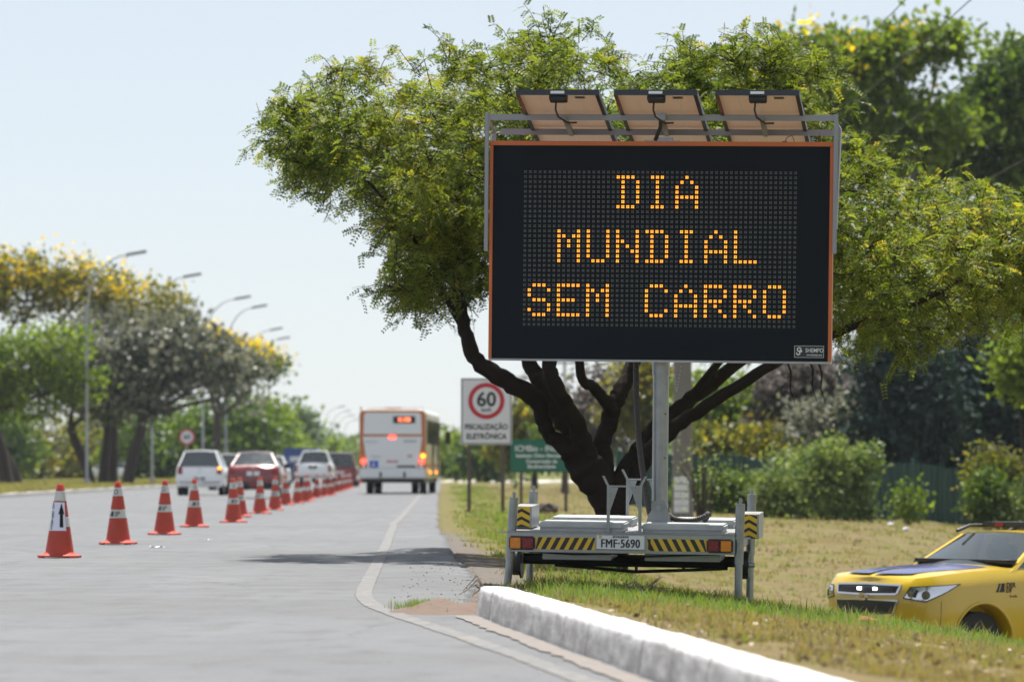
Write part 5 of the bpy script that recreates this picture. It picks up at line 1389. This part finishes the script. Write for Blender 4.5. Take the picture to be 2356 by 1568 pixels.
for p_, f in tips:
    dv = NPs-np.array(p_); dist = np.sqrt((dv**2).sum(1)); cost = dist+.35*np.maximum(0, NPs[:, 2]-p_.z)
    j = int(cost.argmin()); a = Vector(NPs[j]); L_ = (p_-a).length
    if L_ < .12: continue
    mid = a.lerp(p_, .5)+Vector((r_.uniform(-.1, .1), r_.uniform(-.1, .1), r_.uniform(-.02, .12)))*L_
    n = 6; pts = []
    for k in range(n+1):
        t = k/n; q = a*(1-t)**2+mid*2*t*(1-t)+p_*t*t
        pts.append(q+Vector((r_.uniform(-1, 1), r_.uniform(-1, 1), r_.uniform(-1, 1)))*.018*(k > 0))
    r0 = min(NR_[j]*.8, .008+.012*L_)
    trunk.path(pts, [r0*(1-.75*k/n) for k in range(n+1)], 5, caps=False)
    NPs = np.vstack([NPs, [list(q) for q in pts[2:]]]); NR_ += [r0*(1-.75*k/n) for k in range(2, n+1)]
    twigs.append((pts, f))
# extra low foliage hanging at the left of the crown is fed by the side limbs; fine twiglets everywhere
sub = []
for pts, f in twigs:
    Lt = (pts[-1]-pts[0]).length
    for q in range(6):
        k = min(len(pts)-2, int((.3+.7*r_.random())*(len(pts)-1))); a = pts[k].lerp(pts[k+1], r_.random())
        d = (pts[k+1]-pts[k]).normalized()
        d = (d*.7+Vector((r_.gauss(0, 1), r_.gauss(0, 1), r_.gauss(.25 if f < .5 else -.05, .6)))*.75).normalized(); l = r_.uniform(.18, .48)
        b_ = a+d*l*.55+Vector((0, 0, .02)); c_ = a+d*l+Vector((r_.uniform(-.06, .06), r_.uniform(-.06, .06), -.10*l+r_.uniform(-.03, .03)))
        trunk.path([a, b_, c_], [.0055, .004, .002], 4, caps=False); sub.append(((a, b_, c_), f))
# bare twigs hanging under the board's right end
for px, py in ((1800, 850), (1850, 845), (1870, 850)):
    a = tp(px, py-30, -.5); trunk.path([a, a+Vector((.06, 0, -.18)), a+Vector((.05, 0, -.35)), a+Vector((.1, 0, -.5))], [.012, .01, .007, .003], 5)
trunk.build('trunk', M['bark_dark'], tree, smooth=True, fix=False)
# feathery sprays along the twigs
A0 = np.array([[list(q) for q in pts] for pts, f in sub]); nsp = 7
SP, SA = [], []
for k in range(nsp):
    t = np.clip((k+rng.uniform(0, 1, len(A0)))/nsp*1.05, 0, 1)*2; i = np.minimum(t.astype(int), 1); fr = (t-i)[:, None]
    ar = np.arange(len(A0)); p0, p1 = A0[ar, i], A0[ar, i+1]; dv = p1-p0; dv /= np.linalg.norm(dv, axis=1, keepdims=True)
    ax = dv*.55+rand_dirs(len(A0), rng)*np.array([.9, .9, .6])-np.array([0, 0, .12]); ax /= np.linalg.norm(ax, axis=1, keepdims=True)
    SP.append(p0*(1-fr)+p1*fr+rng.normal(size=p0.shape)*.012); SA.append(ax)
SP = np.vstack(SP); SA = np.vstack(SA); NS = len(SP)
Lr = rng.uniform(.09, .16, NS); up = np.tile([0, 0, 1.], (NS, 1))+rng.normal(size=(NS, 3))*.45
sd_ = np.cross(SA, up); sd_ /= np.maximum(np.linalg.norm(sd_, axis=1, keepdims=True), 1e-6); nrm = np.cross(sd_, SA)
VV, tt = [], []
tint = np.clip(rng.normal(.5, .2, NS), 0, 1)
for k in range(5):
    for s in (-1, 1):
        b0 = SP+SA*(Lr*(k+.3)/5)[:, None]-np.array([0, 0, 1.])*(.0016*k*k)
        ax = SA*.45+s*sd_*.9; ax /= np.linalg.norm(ax, axis=1, keepdims=True)
        V, _ = leaf_quads(b0, ax, nrm+rng.normal(size=(NS, 3))*.3, np.full(NS, .048)*(1-.05*k), np.full(NS, .021)); VV.append(V); tt.append(np.clip(tint+rng.normal(0, .06, NS), 0, 1))
V = np.vstack(VV)
o = link('crown', np_mesh('crown', V, np.arange(len(V)).reshape(-1, 4), np.concatenate(tt)), MT['leaf'], tree)
print('main tree leaflets', len(V)//4)

# --- general trees for the middle and far distance
LM = {
 'green': leaf_mat('green_leaf', (.040,.080,.014), (.12,.19,.030), .5, .25),
 'bright': leaf_mat('bright_green_leaf', (.075,.135,.018), (.20,.27,.040), .55, .2),
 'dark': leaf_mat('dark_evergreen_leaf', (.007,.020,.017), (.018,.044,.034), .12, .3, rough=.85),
 'olive': leaf_mat('olive_leaf', (.080,.095,.020), (.21,.21,.045), .55, .3, third=(.30,.22,.03)),
 'silver': leaf_mat('silvery_leaf', (.035,.055,.035), (.30,.30,.24), .35, .6, tw=(1, 1, .8), rough=.35),
 'yellow': leaf_mat('yellow_blossom', (.62,.46,.012), (.90,.72,.03), .5, .6, tw=(1.1, 1, .5)),
 'vine': leaf_mat('creeper_leaf', (.060,.115,.035), (.24,.30,.11), .45, .8),
 'grey': leaf_mat('dry_grey_brush', (.080,.065,.060), (.22,.195,.17), .35, .5, tw=(1, 1, 1)),
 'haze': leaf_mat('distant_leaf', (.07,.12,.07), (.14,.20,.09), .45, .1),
}
def tree_at(name, label, X, Y, H, blobs, kind, n, size, trunk_r=.25, bark='bark_brown', limbs=None, blossom=0, blossom_top=.35, base_z=None, group=None, seed=0, dens=.0, droop=0., lean=0.):
    """blobs: (dx, dy, z, rx, ry, rz) ellipsoids of crown relative to the foot"""
    r2 = np.random.default_rng(seed+100); rr = random.Random(seed)
    g = gz(X, Y) if base_z is None else base_z
    root = empty(name, (X, Y, g), (0, 0, 0), label, 'tree' if 'shrub' not in name and 'bush' not in name else 'shrub', group)
    tb = MB(); zmin = min(b_[2]-b_[5]*.6 for b_ in blobs); fork = max(.15*H, min(zmin, .45*H))
    tb.path([(0, 0, -.3), (lean*.3, 0, fork*.35), (lean*.75, 0, fork*.7), (lean, 0, fork)], [trunk_r*1.25, trunk_r, trunk_r*.92, trunk_r*.85], 9)
    vol = np.array([b_[3]*b_[4]*b_[5] for b_ in blobs])**(2/3); cnt = (n*vol/vol.sum()).astype(int)
    allP, ax = [], []
    for b_, c_ in zip(blobs, cnt):
        ce = Vector(b_[:3]); q0 = Vector((lean, 0, fork))
        mid = q0.lerp(ce, .55)+Vector((rr.uniform(-.2, .2), rr.uniform(-.2, .2), rr.uniform(-.15, .1)))*H*.12
        tb.path([q0, q0.lerp(mid, .5)+Vector((0, 0, -.02*H)), mid, ce], [trunk_r*.6, trunk_r*.5, trunk_r*.36, trunk_r*.15], 7)
        ncl = max(14, int(26*b_[3]*b_[4]*b_[5]/(1.2+.2*b_[3])**3)+int(c_/90))
        d = rand_dirs(ncl, r2); rad = r2.uniform(.45, 1, ncl)**.5
        cl = np.array(b_[:3])+d*rad[:, None]*np.array(b_[3:6])
        for q in cl[:max(4, ncl//3)]:
            e_ = Vector(q); m2 = ce.lerp(e_, .5)+Vector((rr.uniform(-.1, .1), rr.uniform(-.1, .1), -.04))*b_[3]
            tb.path([ce, m2, e_], [trunk_r*.16, trunk_r*.10, trunk_r*.03], 5, caps=False)
        j = r2.integers(0, ncl, c_); sc = .165*np.array(b_[3:6])*(1-dens)+dens*np.array(b_[3:6])*.5
        sc = np.maximum(sc, size*1.4)
        P_ = cl[j]+r2.normal(size=(c_, 3))*sc*np.array([1, 1, .7])
        allP.append(P_); dd = P_-np.array(b_[:3]); dd /= np.maximum(np.linalg.norm(dd, axis=1, keepdims=True), 1e-6)
        ax.append(dd*.5+rand_dirs(c_, r2)+np.array([0, 0, -droop]))
    tb.build('trunk', M[bark], root, smooth=True, fix=False)
    P_ = np.vstack(allP); A_ = np.vstack(ax); A_ /= np.linalg.norm(A_, axis=1, keepdims=True)
    N_ = rand_dirs(len(P_), r2)+np.array([0, 0, .6]); ln = r2.uniform(.7, 1.3, len(P_))*size
    V, F = leaf_quads(P_, A_, N_, ln, ln*r2.uniform(.45, .7, len(P_)))
    link('crown', np_mesh('crown', V, F, np.clip(r2.normal(.5, .2, len(P_)), 0, 1)), LM[kind], root)
    if blossom:
        zq = np.quantile(P_[:, 2], 1-blossom_top); cand = P_[P_[:, 2] > zq]
        nb = blossom//9; cc = cand[r2.integers(0, len(cand), nb)]
        Q = np.repeat(cc, 9, 0)+r2.normal(size=(nb*9, 3))*size*.9+np.array([0, 0, size*.8])
        A2 = rand_dirs(len(Q), r2)+np.array([0, 0, .5]); A2 /= np.linalg.norm(A2, axis=1, keepdims=True)
        ln = r2.uniform(.6, 1.1, len(Q))*size*.9; V, F = leaf_quads(Q, A2, rand_dirs(len(Q), r2), ln, ln*.8)
        link('blossom', np_mesh('blossom', V, F, r2.uniform(0, 1, len(Q))), LM['yellow'], root)
    return root
def ell(px, py, D, X0, g, rxp, rzp, ry=None, dy=0.):
    """ellipsoid from measured centre and radii"""
    c = spot(px, py, D); s_ = D/K
    return (c.x-X0, dy, c.z-g, rxp*s_, (ry or rxp*s_*.8), rzp*s_)

# left, along the median
D = 232.; X0 = spot(18, 0, D).x; g = .11
tree_at('blossom_tree', 'tall tree with yellow blossom at the left edge of the road', X0, D, 11, [ell(60, 690, D, X0, g, 95, 55), ell(200, 675, D, X0, g, 110, 55), ell(330, 700, D, X0, g, 105, 45), ell(-80, 640, D, X0, g, 110, 80), ell(110, 625, D, X0, g, 90, 38), ell(280, 735, D, X0, g, 100, 32), ell(400, 735, D, X0, g, 45, 22)], 'olive', 9500, .30, .34, blossom=2000, blossom_top=.6, base_z=g, group='median trees', seed=1, lean=-1.2)
D = 222.; X0 = spot(-60, 0, D).x
tree_at('green_tree', 'bright green tree low at the left edge under the blossoms', X0, D, 8, [ell(40, 830, D, X0, g, 90, 75), ell(130, 800, D, X0, g, 75, 55), ell(80, 900, D, X0, g, 90, 50), ell(-60, 880, D, X0, g, 90, 80), ell(190, 880, D, X0, g, 50, 40)], 'bright', 6200, .32, .3, base_z=g, group='median trees', seed=2)
D = 228.; X0 = spot(290, 0, D).x
tree_at('silver_tree', 'grey silvery leaved tree with several dark trunks on the median', X0, D, 8.5, [ell(250, 780, D, X0, g, 110, 55), ell(380, 790, D, X0, g, 90, 60), ell(480, 830, D, X0, g, 85, 50), ell(330, 870, D, X0, g, 120, 48), ell(180, 830, D, X0, g, 70, 50), ell(555, 850, D, X0, g, 60, 42), ell(430, 770, D, X0, g, 55, 45), ell(540, 905, D, X0, g, 30, 30), ell(290, 915, D, X0, g, 110, 28)], 'silver', 4700, .48, .30, base_z=g, group='median trees', seed=3, lean=1.0)
for i, (px, lean, lb_) in enumerate(((212, -1.2, 'dark leaning tree with a forked trunk left of the silvery tree'), (236, .3, 'slim brown trunked tree second among the median trunks'), (258, .1, 'straight dark trunked tree third among the median trunks'))):
    D = 230.+3*i; X0 = spot(px, 0, D).x
    tree_at('median_tree', lb_, X0, D, 7, [ell(px-40+60*i, 870-10*i, D, X0, g, 70, 40), ell(px+10, 930, D, X0, g, 45, 25)], 'silver' if i else 'green', 1500, .38, .27, base_z=g, group='median trees', seed=10+i, lean=lean, bark='bark_brown')
D = 236.; X0 = spot(45, 0, D).x
tree_at('median_tree', 'dark trunk leaning left at the left edge below the green tree', X0, D, 7, [ell(-40, 900, D, X0, g, 80, 50)], 'green', 1500, .38, .27, base_z=g, group='median trees', seed=15, lean=-1.6)
D = 285.; X0 = spot(500, 0, D).x
tree_at('blossom_tree', 'yellow blossoming tree behind the silvery one, crown reaching toward the road', X0, D, 9.5, [ell(470, 805, D, X0, g, 75, 32), ell(560, 825, D, X0, g, 70, 30), ell(610, 845, D, X0, g, 40, 22), ell(520, 850, D, X0, g, 90, 25)], 'green', 6000, .34, .3, blossom=3200, blossom_top=.75, base_z=g, group='median trees', seed=4)
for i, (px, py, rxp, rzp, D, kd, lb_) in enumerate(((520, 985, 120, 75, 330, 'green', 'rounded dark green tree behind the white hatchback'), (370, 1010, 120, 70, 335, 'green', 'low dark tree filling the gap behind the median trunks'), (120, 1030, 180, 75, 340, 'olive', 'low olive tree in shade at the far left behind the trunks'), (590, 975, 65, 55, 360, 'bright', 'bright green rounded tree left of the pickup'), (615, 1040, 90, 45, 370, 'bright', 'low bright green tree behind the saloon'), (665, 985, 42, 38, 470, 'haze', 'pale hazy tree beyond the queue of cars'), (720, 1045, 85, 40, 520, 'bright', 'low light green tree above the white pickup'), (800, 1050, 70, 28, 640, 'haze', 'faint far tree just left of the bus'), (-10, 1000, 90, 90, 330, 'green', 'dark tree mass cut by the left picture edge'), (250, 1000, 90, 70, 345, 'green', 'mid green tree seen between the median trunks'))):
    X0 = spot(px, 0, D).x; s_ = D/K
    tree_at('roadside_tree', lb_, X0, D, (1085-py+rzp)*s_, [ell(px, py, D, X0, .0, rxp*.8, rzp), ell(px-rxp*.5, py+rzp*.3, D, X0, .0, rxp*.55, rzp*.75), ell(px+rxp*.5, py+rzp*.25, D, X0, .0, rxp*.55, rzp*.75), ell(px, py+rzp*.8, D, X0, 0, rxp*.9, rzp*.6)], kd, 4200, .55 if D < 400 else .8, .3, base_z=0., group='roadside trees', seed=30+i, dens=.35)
# far line of woods
Pw, Rw = [], np.random.default_rng(5)
for X in np.arange(-140, 150, 5.):
    Y = Rw.uniform(760, 900); h = Rw.uniform(5, 9)+(2 if X > 20 else 0); n = 150
    Pw.append(np.array([X, Y, h*.5])+Rw.normal(size=(n, 3))*np.array([3.2, 4, h*.24]))
Pw = np.vstack(Pw); ln = Rw.uniform(1.0, 2.0, len(Pw)); V, F = leaf_quads(Pw, rand_dirs(len(Pw), Rw), rand_dirs(len(Pw), Rw), ln, ln*.7)
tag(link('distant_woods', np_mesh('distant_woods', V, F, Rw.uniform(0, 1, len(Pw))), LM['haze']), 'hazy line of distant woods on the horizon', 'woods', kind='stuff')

# middle, seen under the board
for i, (px, py, rxp, rzp, D, kd, n, lb_) in enumerate((
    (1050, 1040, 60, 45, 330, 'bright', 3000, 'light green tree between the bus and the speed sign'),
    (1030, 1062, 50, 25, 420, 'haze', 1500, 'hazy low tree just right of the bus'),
    (1120, 1050, 50, 40, 300, 'green', 2500, 'dark low tree behind the posts of the speed sign'),
    (1230, 985, 70, 75, 210, 'olive', 3600, 'yellowish tree behind the green sign'),
    (1300, 1010, 60, 70, 190, 'green', 3200, 'green tree behind the left limbs of the big tree'),
    (1390, 940, 80, 110, 170, 'grey', 3600, 'greyish thin tree seen through the fork of the big tree'),
    (1490, 900, 80, 110, 165, 'olive', 4200, 'olive green tree seen left of the mast'),
    (1650, 930, 120, 95, 150, 'bright', 5600, 'light yellow green tree seen right of the mast'),
    (1700, 1030, 100, 60, 146, 'olive', 3600, 'low olive bushes in front of the fence right of the mast'),
    (1840, 900, 100, 90, 148, 'grey', 4800, 'leafless grey brush below the right end of the board'),
    (1900, 960, 80, 60, 144, 'silver', 1600, 'grey brush with shiny leaves beside the creeper'))):
    X0 = spot(px, 0, D).x; g = gz(X0, D)
    tree_at('verge_tree', lb_, X0, D, (1100-py+rzp)*D/K, [ell(px, py, D, X0, g, rxp*.8, rzp*.8), ell(px-rxp*.5, py+rzp*.2, D, X0, g, rxp*.5, rzp*.7), ell(px+rxp*.5, py+rzp*.2, D, X0, g, rxp*.5, rzp*.7)], kd, n, .26 if D < 200 else .5, .16, group='verge trees', seed=60+i, dens=.3, bark='bark_grey' if kd == 'grey' else 'bark_brown')
# pale trunk with notices
D = 100.; X0 = spot(1570, 0, D).x; g = gz(X0, D)
pt = empty('notice_pole', (X0, D, g), (0, 0, 0), 'thick pale concrete pole covered in white paper notices, right of the mast', 'pole')
MB().path([(0, 0, -.3), (0, 0, .3), (0, 0, 1.2), (.02, 0, 9.2)], [.29, .265, .235, .16], 18).build('shaft', M['pole_concrete'], pt, smooth=True)
for i, py in enumerate((1103, 1120, 1137, 1154, 1170)):
    z = spot(0, py, D).z-g
    P = [[(.272*math.sin(t)+.0, -.272*math.cos(t), z+dz) for t in np.linspace(-.85, .55, 9)] for dz in (-.075, .075)]
    nt_ = MB(); nt_.grid(P); nt_.grid([[(x*.985, y*.985, z_) for x, y, z_ in r] for r in P]); nt_.build('paper_notice', M['plate_white'], pt, smooth=True, fix=False)
# multi-stemmed bare shrub
D = 96.; X0 = spot(1618, 0, D).x; g = gz(X0, D)
sh = empty('bare_shrub', (X0, D, g), (0, 0, 0), 'thin many stemmed bare shrub right of the pale trunk', 'shrub')
mb = MB(); r3 = random.Random(9)
for k in range(16):
    a_ = r3.uniform(-1, 1); h = r3.uniform(.9, 2.0)
    mb.path([(a_*.08, r3.uniform(-.1, .1), -.05), (a_*.22, r3.uniform(-.2, .2), h*.35), (a_*.3, 0, h*.7), (a_*.62, r3.uniform(-.3, .3), h)], [.03, .024, .016, .006], 6)
mb.build('stems', M['bark_brown'], sh, smooth=True, fix=False)
n = 260; P_ = np.array([0, 0, 1.2])+rng.normal(size=(n, 3))*np.array([.45, .35, .5]); ln = rng.uniform(.06, .12, n); V, F = leaf_quads(P_, rand_dirs(n, rng), rand_dirs(n, rng), ln, ln*.6)
link('leaves', np_mesh('leaves', V, F, rng.uniform(0, 1, n)), LM['vine'], sh)

# right: evergreens, creepers on the fence, tall trees above
for i, (px, py, rxp, rzp, D, kd, n, lb_) in enumerate((
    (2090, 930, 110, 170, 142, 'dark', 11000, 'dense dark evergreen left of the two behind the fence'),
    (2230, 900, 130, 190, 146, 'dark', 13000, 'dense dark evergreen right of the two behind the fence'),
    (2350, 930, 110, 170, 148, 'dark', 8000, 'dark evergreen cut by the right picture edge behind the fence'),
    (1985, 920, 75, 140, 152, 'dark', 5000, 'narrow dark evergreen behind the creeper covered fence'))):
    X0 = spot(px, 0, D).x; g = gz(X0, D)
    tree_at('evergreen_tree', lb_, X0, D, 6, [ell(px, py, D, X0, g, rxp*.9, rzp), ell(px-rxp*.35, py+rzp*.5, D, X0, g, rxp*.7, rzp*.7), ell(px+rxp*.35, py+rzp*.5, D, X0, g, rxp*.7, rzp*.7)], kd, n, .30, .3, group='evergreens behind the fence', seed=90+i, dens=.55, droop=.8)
for i, (px, py, rxp, rzp, D, kd, n, sz, lb_) in enumerate((
    (1925, 1075, 75, 75, 124, 'vine', 4200, .16, 'big pale green creeper bush growing over the fence'),
    (1850, 1105, 70, 60, 127, 'vine', 3000, .15, 'pale creeper bush left of the big one on the fence'),
    (1740, 1130, 55, 42, 129, 'vine', 1800, .14, 'low creeper with shiny leaves near the middle of the fence'),
    (2090, 1140, 18, 45, 123, 'bright', 420, .16, 'small green shoot climbing the bare fence panel'),
    (2310, 1090, 75, 60, 121, 'olive', 3200, .16, 'yellowing creeper bush on the fence at the right edge'),
    (2320, 1150, 60, 45, 120, 'vine', 2000, .15, 'green creeper low on the fence at the right edge'),
    (2362, 830, 50, 75, 118, 'bright', 1500, .24, 'bright green leafy branches at the right edge above the fence'),
    (1800, 1115, 60, 48, 126, 'vine', 2400, .15, 'creeper bush joining the pale ones along the fence'),
    (1690, 1125, 55, 45, 128, 'green', 2400, .15, 'dark green creeper behind the bare shrub'),
    (2268, 1125, 30, 50, 120, 'green', 1300, .15, 'dark green creeper at the right end of the bare fence panel'),
    (1590, 1140, 40, 35, 130, 'green', 1300, .14, 'low dark creeper behind the concrete pole'),
    (1665, 1160, 30, 30, 131, 'vine', 900, .13, 'little weedy bush at the foot of the fence'))):
    X0 = spot(px, 0, D).x; g = gz(X0, D)
    tree_at('creeper_bush', lb_, X0, D, 2.2, [ell(px, py, D, X0, g, rxp*.8, rzp*.8), ell(px-rxp*.5, py+rzp*.3, D, X0, g, rxp*.5, rzp*.6), ell(px+rxp*.5, py+rzp*.35, D, X0, g, rxp*.5, rzp*.6)]+([ell(px, 1172, D, X0, g, rxp*.95, 24), ell(px, (py+1172)/2, D, X0, g, rxp*.8, 45)]+[ell(px+rxp*random.uniform(-1.1, 1.1), py-rzp*random.uniform(.1, .95), D, X0, g, rxp*random.uniform(.12, .28), rzp*random.uniform(.15, .35)) for _ in range(5)] if py > 1000 else []), kd, int(n*1.5), sz, .05, group='creepers on the fence', seed=120+i, dens=.25)
for i, (blobs, kd, n, D, px, bl, lb_) in enumerate((
    ([(1850, 125, 80, 45), (1960, 140, 80, 50), (2090, 105, 75, 40), (2170, 95, 50, 32), (2010, 220, 90, 50), (1900, 240, 120, 70), (2040, 310, 120, 70), (2160, 290, 60, 50)], 'bright', 13000, 160, 2010, 360, 'loose yellow green tree rising above the umbrella tree at upper right'),
    ([(2330, 170, 80, 70), (2240, 260, 60, 50), (2280, 290, 110, 80), (2370, 380, 110, 110), (2200, 400, 80, 60), (2420, 250, 90, 100), (2130, 350, 60, 60)], 'green', 13000, 168, 2330, 0, 'big dark green tree filling the upper right corner'),
    ([(2150, 560, 120, 110), (2300, 620, 120, 120), (2050, 640, 90, 80)], 'green', 8500, 158, 2180, 0, 'green tree in shade behind the right half of the umbrella tree'))):
    X0 = spot(px, 0, D).x; g = gz(X0, D)
    tree_at('background_tree', lb_, X0, D, 11, [ell(a, b_, D, X0, g, c_, d_) for a, b_, c_, d_ in blobs], kd, n, .34, .26, blossom=bl, blossom_top=.6, group='tall trees behind the umbrella tree', seed=150+i, bark='bark_grey' if i == 0 else 'bark_brown')

# ------------------------------------------------------------------ grass
def blades(name, X, Y, h, wdt, tint, m_, label):
    n = len(X); Z = ground_z(X, Y)-.008
    az = rng.uniform(0, 2*np.pi, n); bend = rng.uniform(.15, .9, n)*h
    dx, dy = np.cos(az), np.sin(az); B = np.stack([X, Y, Z], 1)
    side = np.stack([-dy, dx, np.zeros(n)], 1)*(wdt/2)[:, None]
    out = np.stack([dx, dy, np.zeros(n)], 1)
    mid = B+np.stack([np.zeros(n), np.zeros(n), h*.6], 1)+out*(bend*.35)[:, None]; tip = B+np.stack([np.zeros(n), np.zeros(n), h*.95], 1)+out*bend[:, None]
    V = np.stack([B-side, B+side, mid+side*.7, mid-side*.7, tip], 1).reshape(-1, 3)
    i0 = np.arange(n)*5
    F = np.concatenate([np.stack([i0, i0+1, i0+2, i0+3], 1), np.stack([i0+3, i0+2, i0+4, i0+4], 1)])
    # tips as slim quads so that one face array serves
    V2 = np.concatenate([V.reshape(n, 5, 3), (tip+side*.08)[:, None]], 1).reshape(-1, 3); i0 = np.arange(n)*6
    F = np.concatenate([np.stack([i0, i0+1, i0+2, i0+3], 1), np.stack([i0+3, i0+2, i0+5, i0+4], 1)])
    return tag(link(name, np_mesh(name, V2, F, np.concatenate([tint, tint])), m_), label, 'grass', kind='stuff')
GM = leaf_mat('grass_blade', (.25,.193,.085), (.135,.21,.028), .45, .9, tw=(1.1, 1.15, .6), rough=.6)
def scatter(n, y0, y1, smax, hmul, lushf, wid=(.004, .007), yw=1.0):
    Y = y0+(y1-y0)*rng.uniform(0, 1, n)**yw
    s_ = rng.uniform(0, 1, n)**1.1*smax(Y)
    X = xe(Y)+s_+np.where(Y < 26.5, .16, .12)
    patch = wob(X, Y, 1.5)+.6*wob(X+4, Y, 4.7)
    lush_ = lushf(X, Y, s_)+.22*patch
    keep = rng.uniform(0, 1, n) < np.clip(.45+.5*lush_+.3*patch, .1, 1)*np.clip((s_-.25-.25*wob(X, Y, 1.1)*(Y > 27))/.35, .02, 1)
    X, Y, l = X[keep], Y[keep], lush_[keep]
    h = rng.uniform(.5, 1.25, len(X))*hmul*(.65+.6*np.clip(l, 0, 1)); w = rng.uniform(wid[0], wid[1], len(X))
    return X, Y, h, w, np.clip(.12+.75*l+rng.normal(0, .13, len(X)), 0, 1)
nearlush = lambda X, Y, s_: np.exp(-((Y-31.5-.35*s_)/3.6)**2)*1.25-.12
def tufts(nt, per, spread, *a, **k):
    X, Y, h, w, t = scatter(nt, *a, **k)
    th = rng.uniform(.55, 1.5, len(X))**1.3; tt_ = np.clip(t+rng.normal(0, .2, len(X)), 0, 1)
    i = np.repeat(np.arange(len(X)), per); n = len(i)
    return X[i]+rng.normal(0, spread, n), Y[i]+rng.normal(0, spread, n), h[i]*th[i]*rng.uniform(.6, 1.2, n), w[i]*rng.uniform(.7, 1.3, n), np.clip(tt_[i]+rng.normal(0, .09, n), 0, 1)
blades('verge_grass', *tufts(23000, 10, .045, 16.5, 36.8, lambda Y: 1.2+(Y*.122-xe(Y))*1., .066, nearlush, wid=(.006, .011)), GM, 'short green and straw coloured grass on the bank behind the kerb')
blades('lawn_grass', *tufts(9000, 9, .07, 36.5, 75, lambda Y: np.minimum(1.5+(Y*.122-xe(Y)), 9), .06, lambda X, Y, s_: .32+.35*np.exp(-((s_-1.2)/1.)**2), wid=(.009, .016)), GM, 'thin dry grass of the lawn beyond the trailer')
blades('far_grass', *tufts(7000, 8, .12, 75, 240, lambda Y: np.minimum(1.5+(Y*.122-xe(Y)), 17), .08, lambda X, Y, s_: .22+.5*np.exp(-((s_-1.2)/1.3)**2), wid=(.02, .04), yw=1.5), GM, 'dry grass by the signs and along the fence')
n = 26000; Y = rng.uniform(110, 330, n); X = xm(Y)-.4-rng.uniform(0, 1, n)*14
blades('median_grass', X, Y, rng.uniform(.06, .22, n), rng.uniform(.03, .06, n), np.clip(rng.normal(.32, .25, n), 0, 1), GM, 'dry grass on the median under the left trees')
# tuft on the heap at the kerb end
n = 700; X = -.56+rng.normal(0, .085, n); Y = 27.45+rng.normal(0, .20, n); ht = rng.uniform(.02, .085, n)
o = blades('tuft_grass', X, Y, ht, rng.uniform(.004, .007, n), np.clip(rng.normal(.65, .2, n), 0, 1), GM, 'small grass tuft growing on the earth at the kerb end'); o.location.z = .085

# taller dry stalks and ragged weeds standing out of the turf
n = 420; Y = rng.uniform(20, 36.5, n); X = xe(Y)+.3+rng.uniform(0, 1, n)*(Y*.122-xe(Y))
blades('dry_stalk_grass', X, Y, rng.uniform(.09, .20, n), rng.uniform(.003, .0055, n), np.clip(rng.normal(.12, .15, n), 0, 1), GM, 'scattered taller dry stalks standing out of the short turf')
n = 60; cx, cy = xe(rng.uniform(27, 35, n)), rng.uniform(27, 35, n); cx = xe(cy)+.5+rng.uniform(0, 1, n)*3.6
i = np.repeat(np.arange(n), 16); m_ = len(i)
blades('weed_grass', cx[i]+rng.normal(0, .05, m_), cy[i]+rng.normal(0, .05, m_), rng.uniform(.05, .13, m_), rng.uniform(.008, .015, m_), np.clip(rng.normal(.8, .15, n)[i]+rng.normal(0, .05, m_), 0, 1), GM, 'broader leaved green weeds in the turf')
# fallen leaves and straw bits on the bank
n = 900; Y = rng.uniform(17, 36, n); X = xe(Y)+.2+rng.uniform(0, 1, n)*(Y*.125-xe(Y)); P_ = np.stack([X, Y, ground_z(X, Y)+rng.uniform(.01, .04, n)], 1)
ln = rng.uniform(.02, .055, n); V, F = leaf_quads(P_, rand_dirs(n, rng)*np.array([1, 1, .4]), rand_dirs(n, rng)+np.array([0, 0, 1.]), ln, ln*.6)
tag(link('fallen_leaves', np_mesh('fallen_leaves', V, F, rng.uniform(0, 1, n)), leaf_mat('dead_leaf', (.10,.055,.025), (.32,.23,.13), .2, 2., tw=(1, 1, 1))), 'brown fallen leaves scattered over the bank', 'leaves', kind='stuff')
# ------------------------------------------------------------------ dry-season haze
hz = MB().box(-420, 420, -60, 1000, -2.6, 17.5).mesh('haze')
hm = bpy.data.materials.new('haze'); hm.use_nodes = True
nt = hm.node_tree; nt.nodes.clear(); out = nt.nodes.new('ShaderNodeOutputMaterial'); pv = nt.nodes.new('ShaderNodeVolumePrincipled')
pv.inputs['Color'].default_value = (.80, .88, .96, 1); pv.inputs['Density'].default_value = .00010; pv.inputs['Anisotropy'].default_value = .2
nt.links.new(pv.outputs[0], out.inputs['Volume'])
tag(link('haze', hz, hm), 'thin pale haze over the road', 'haze', kind='stuff')
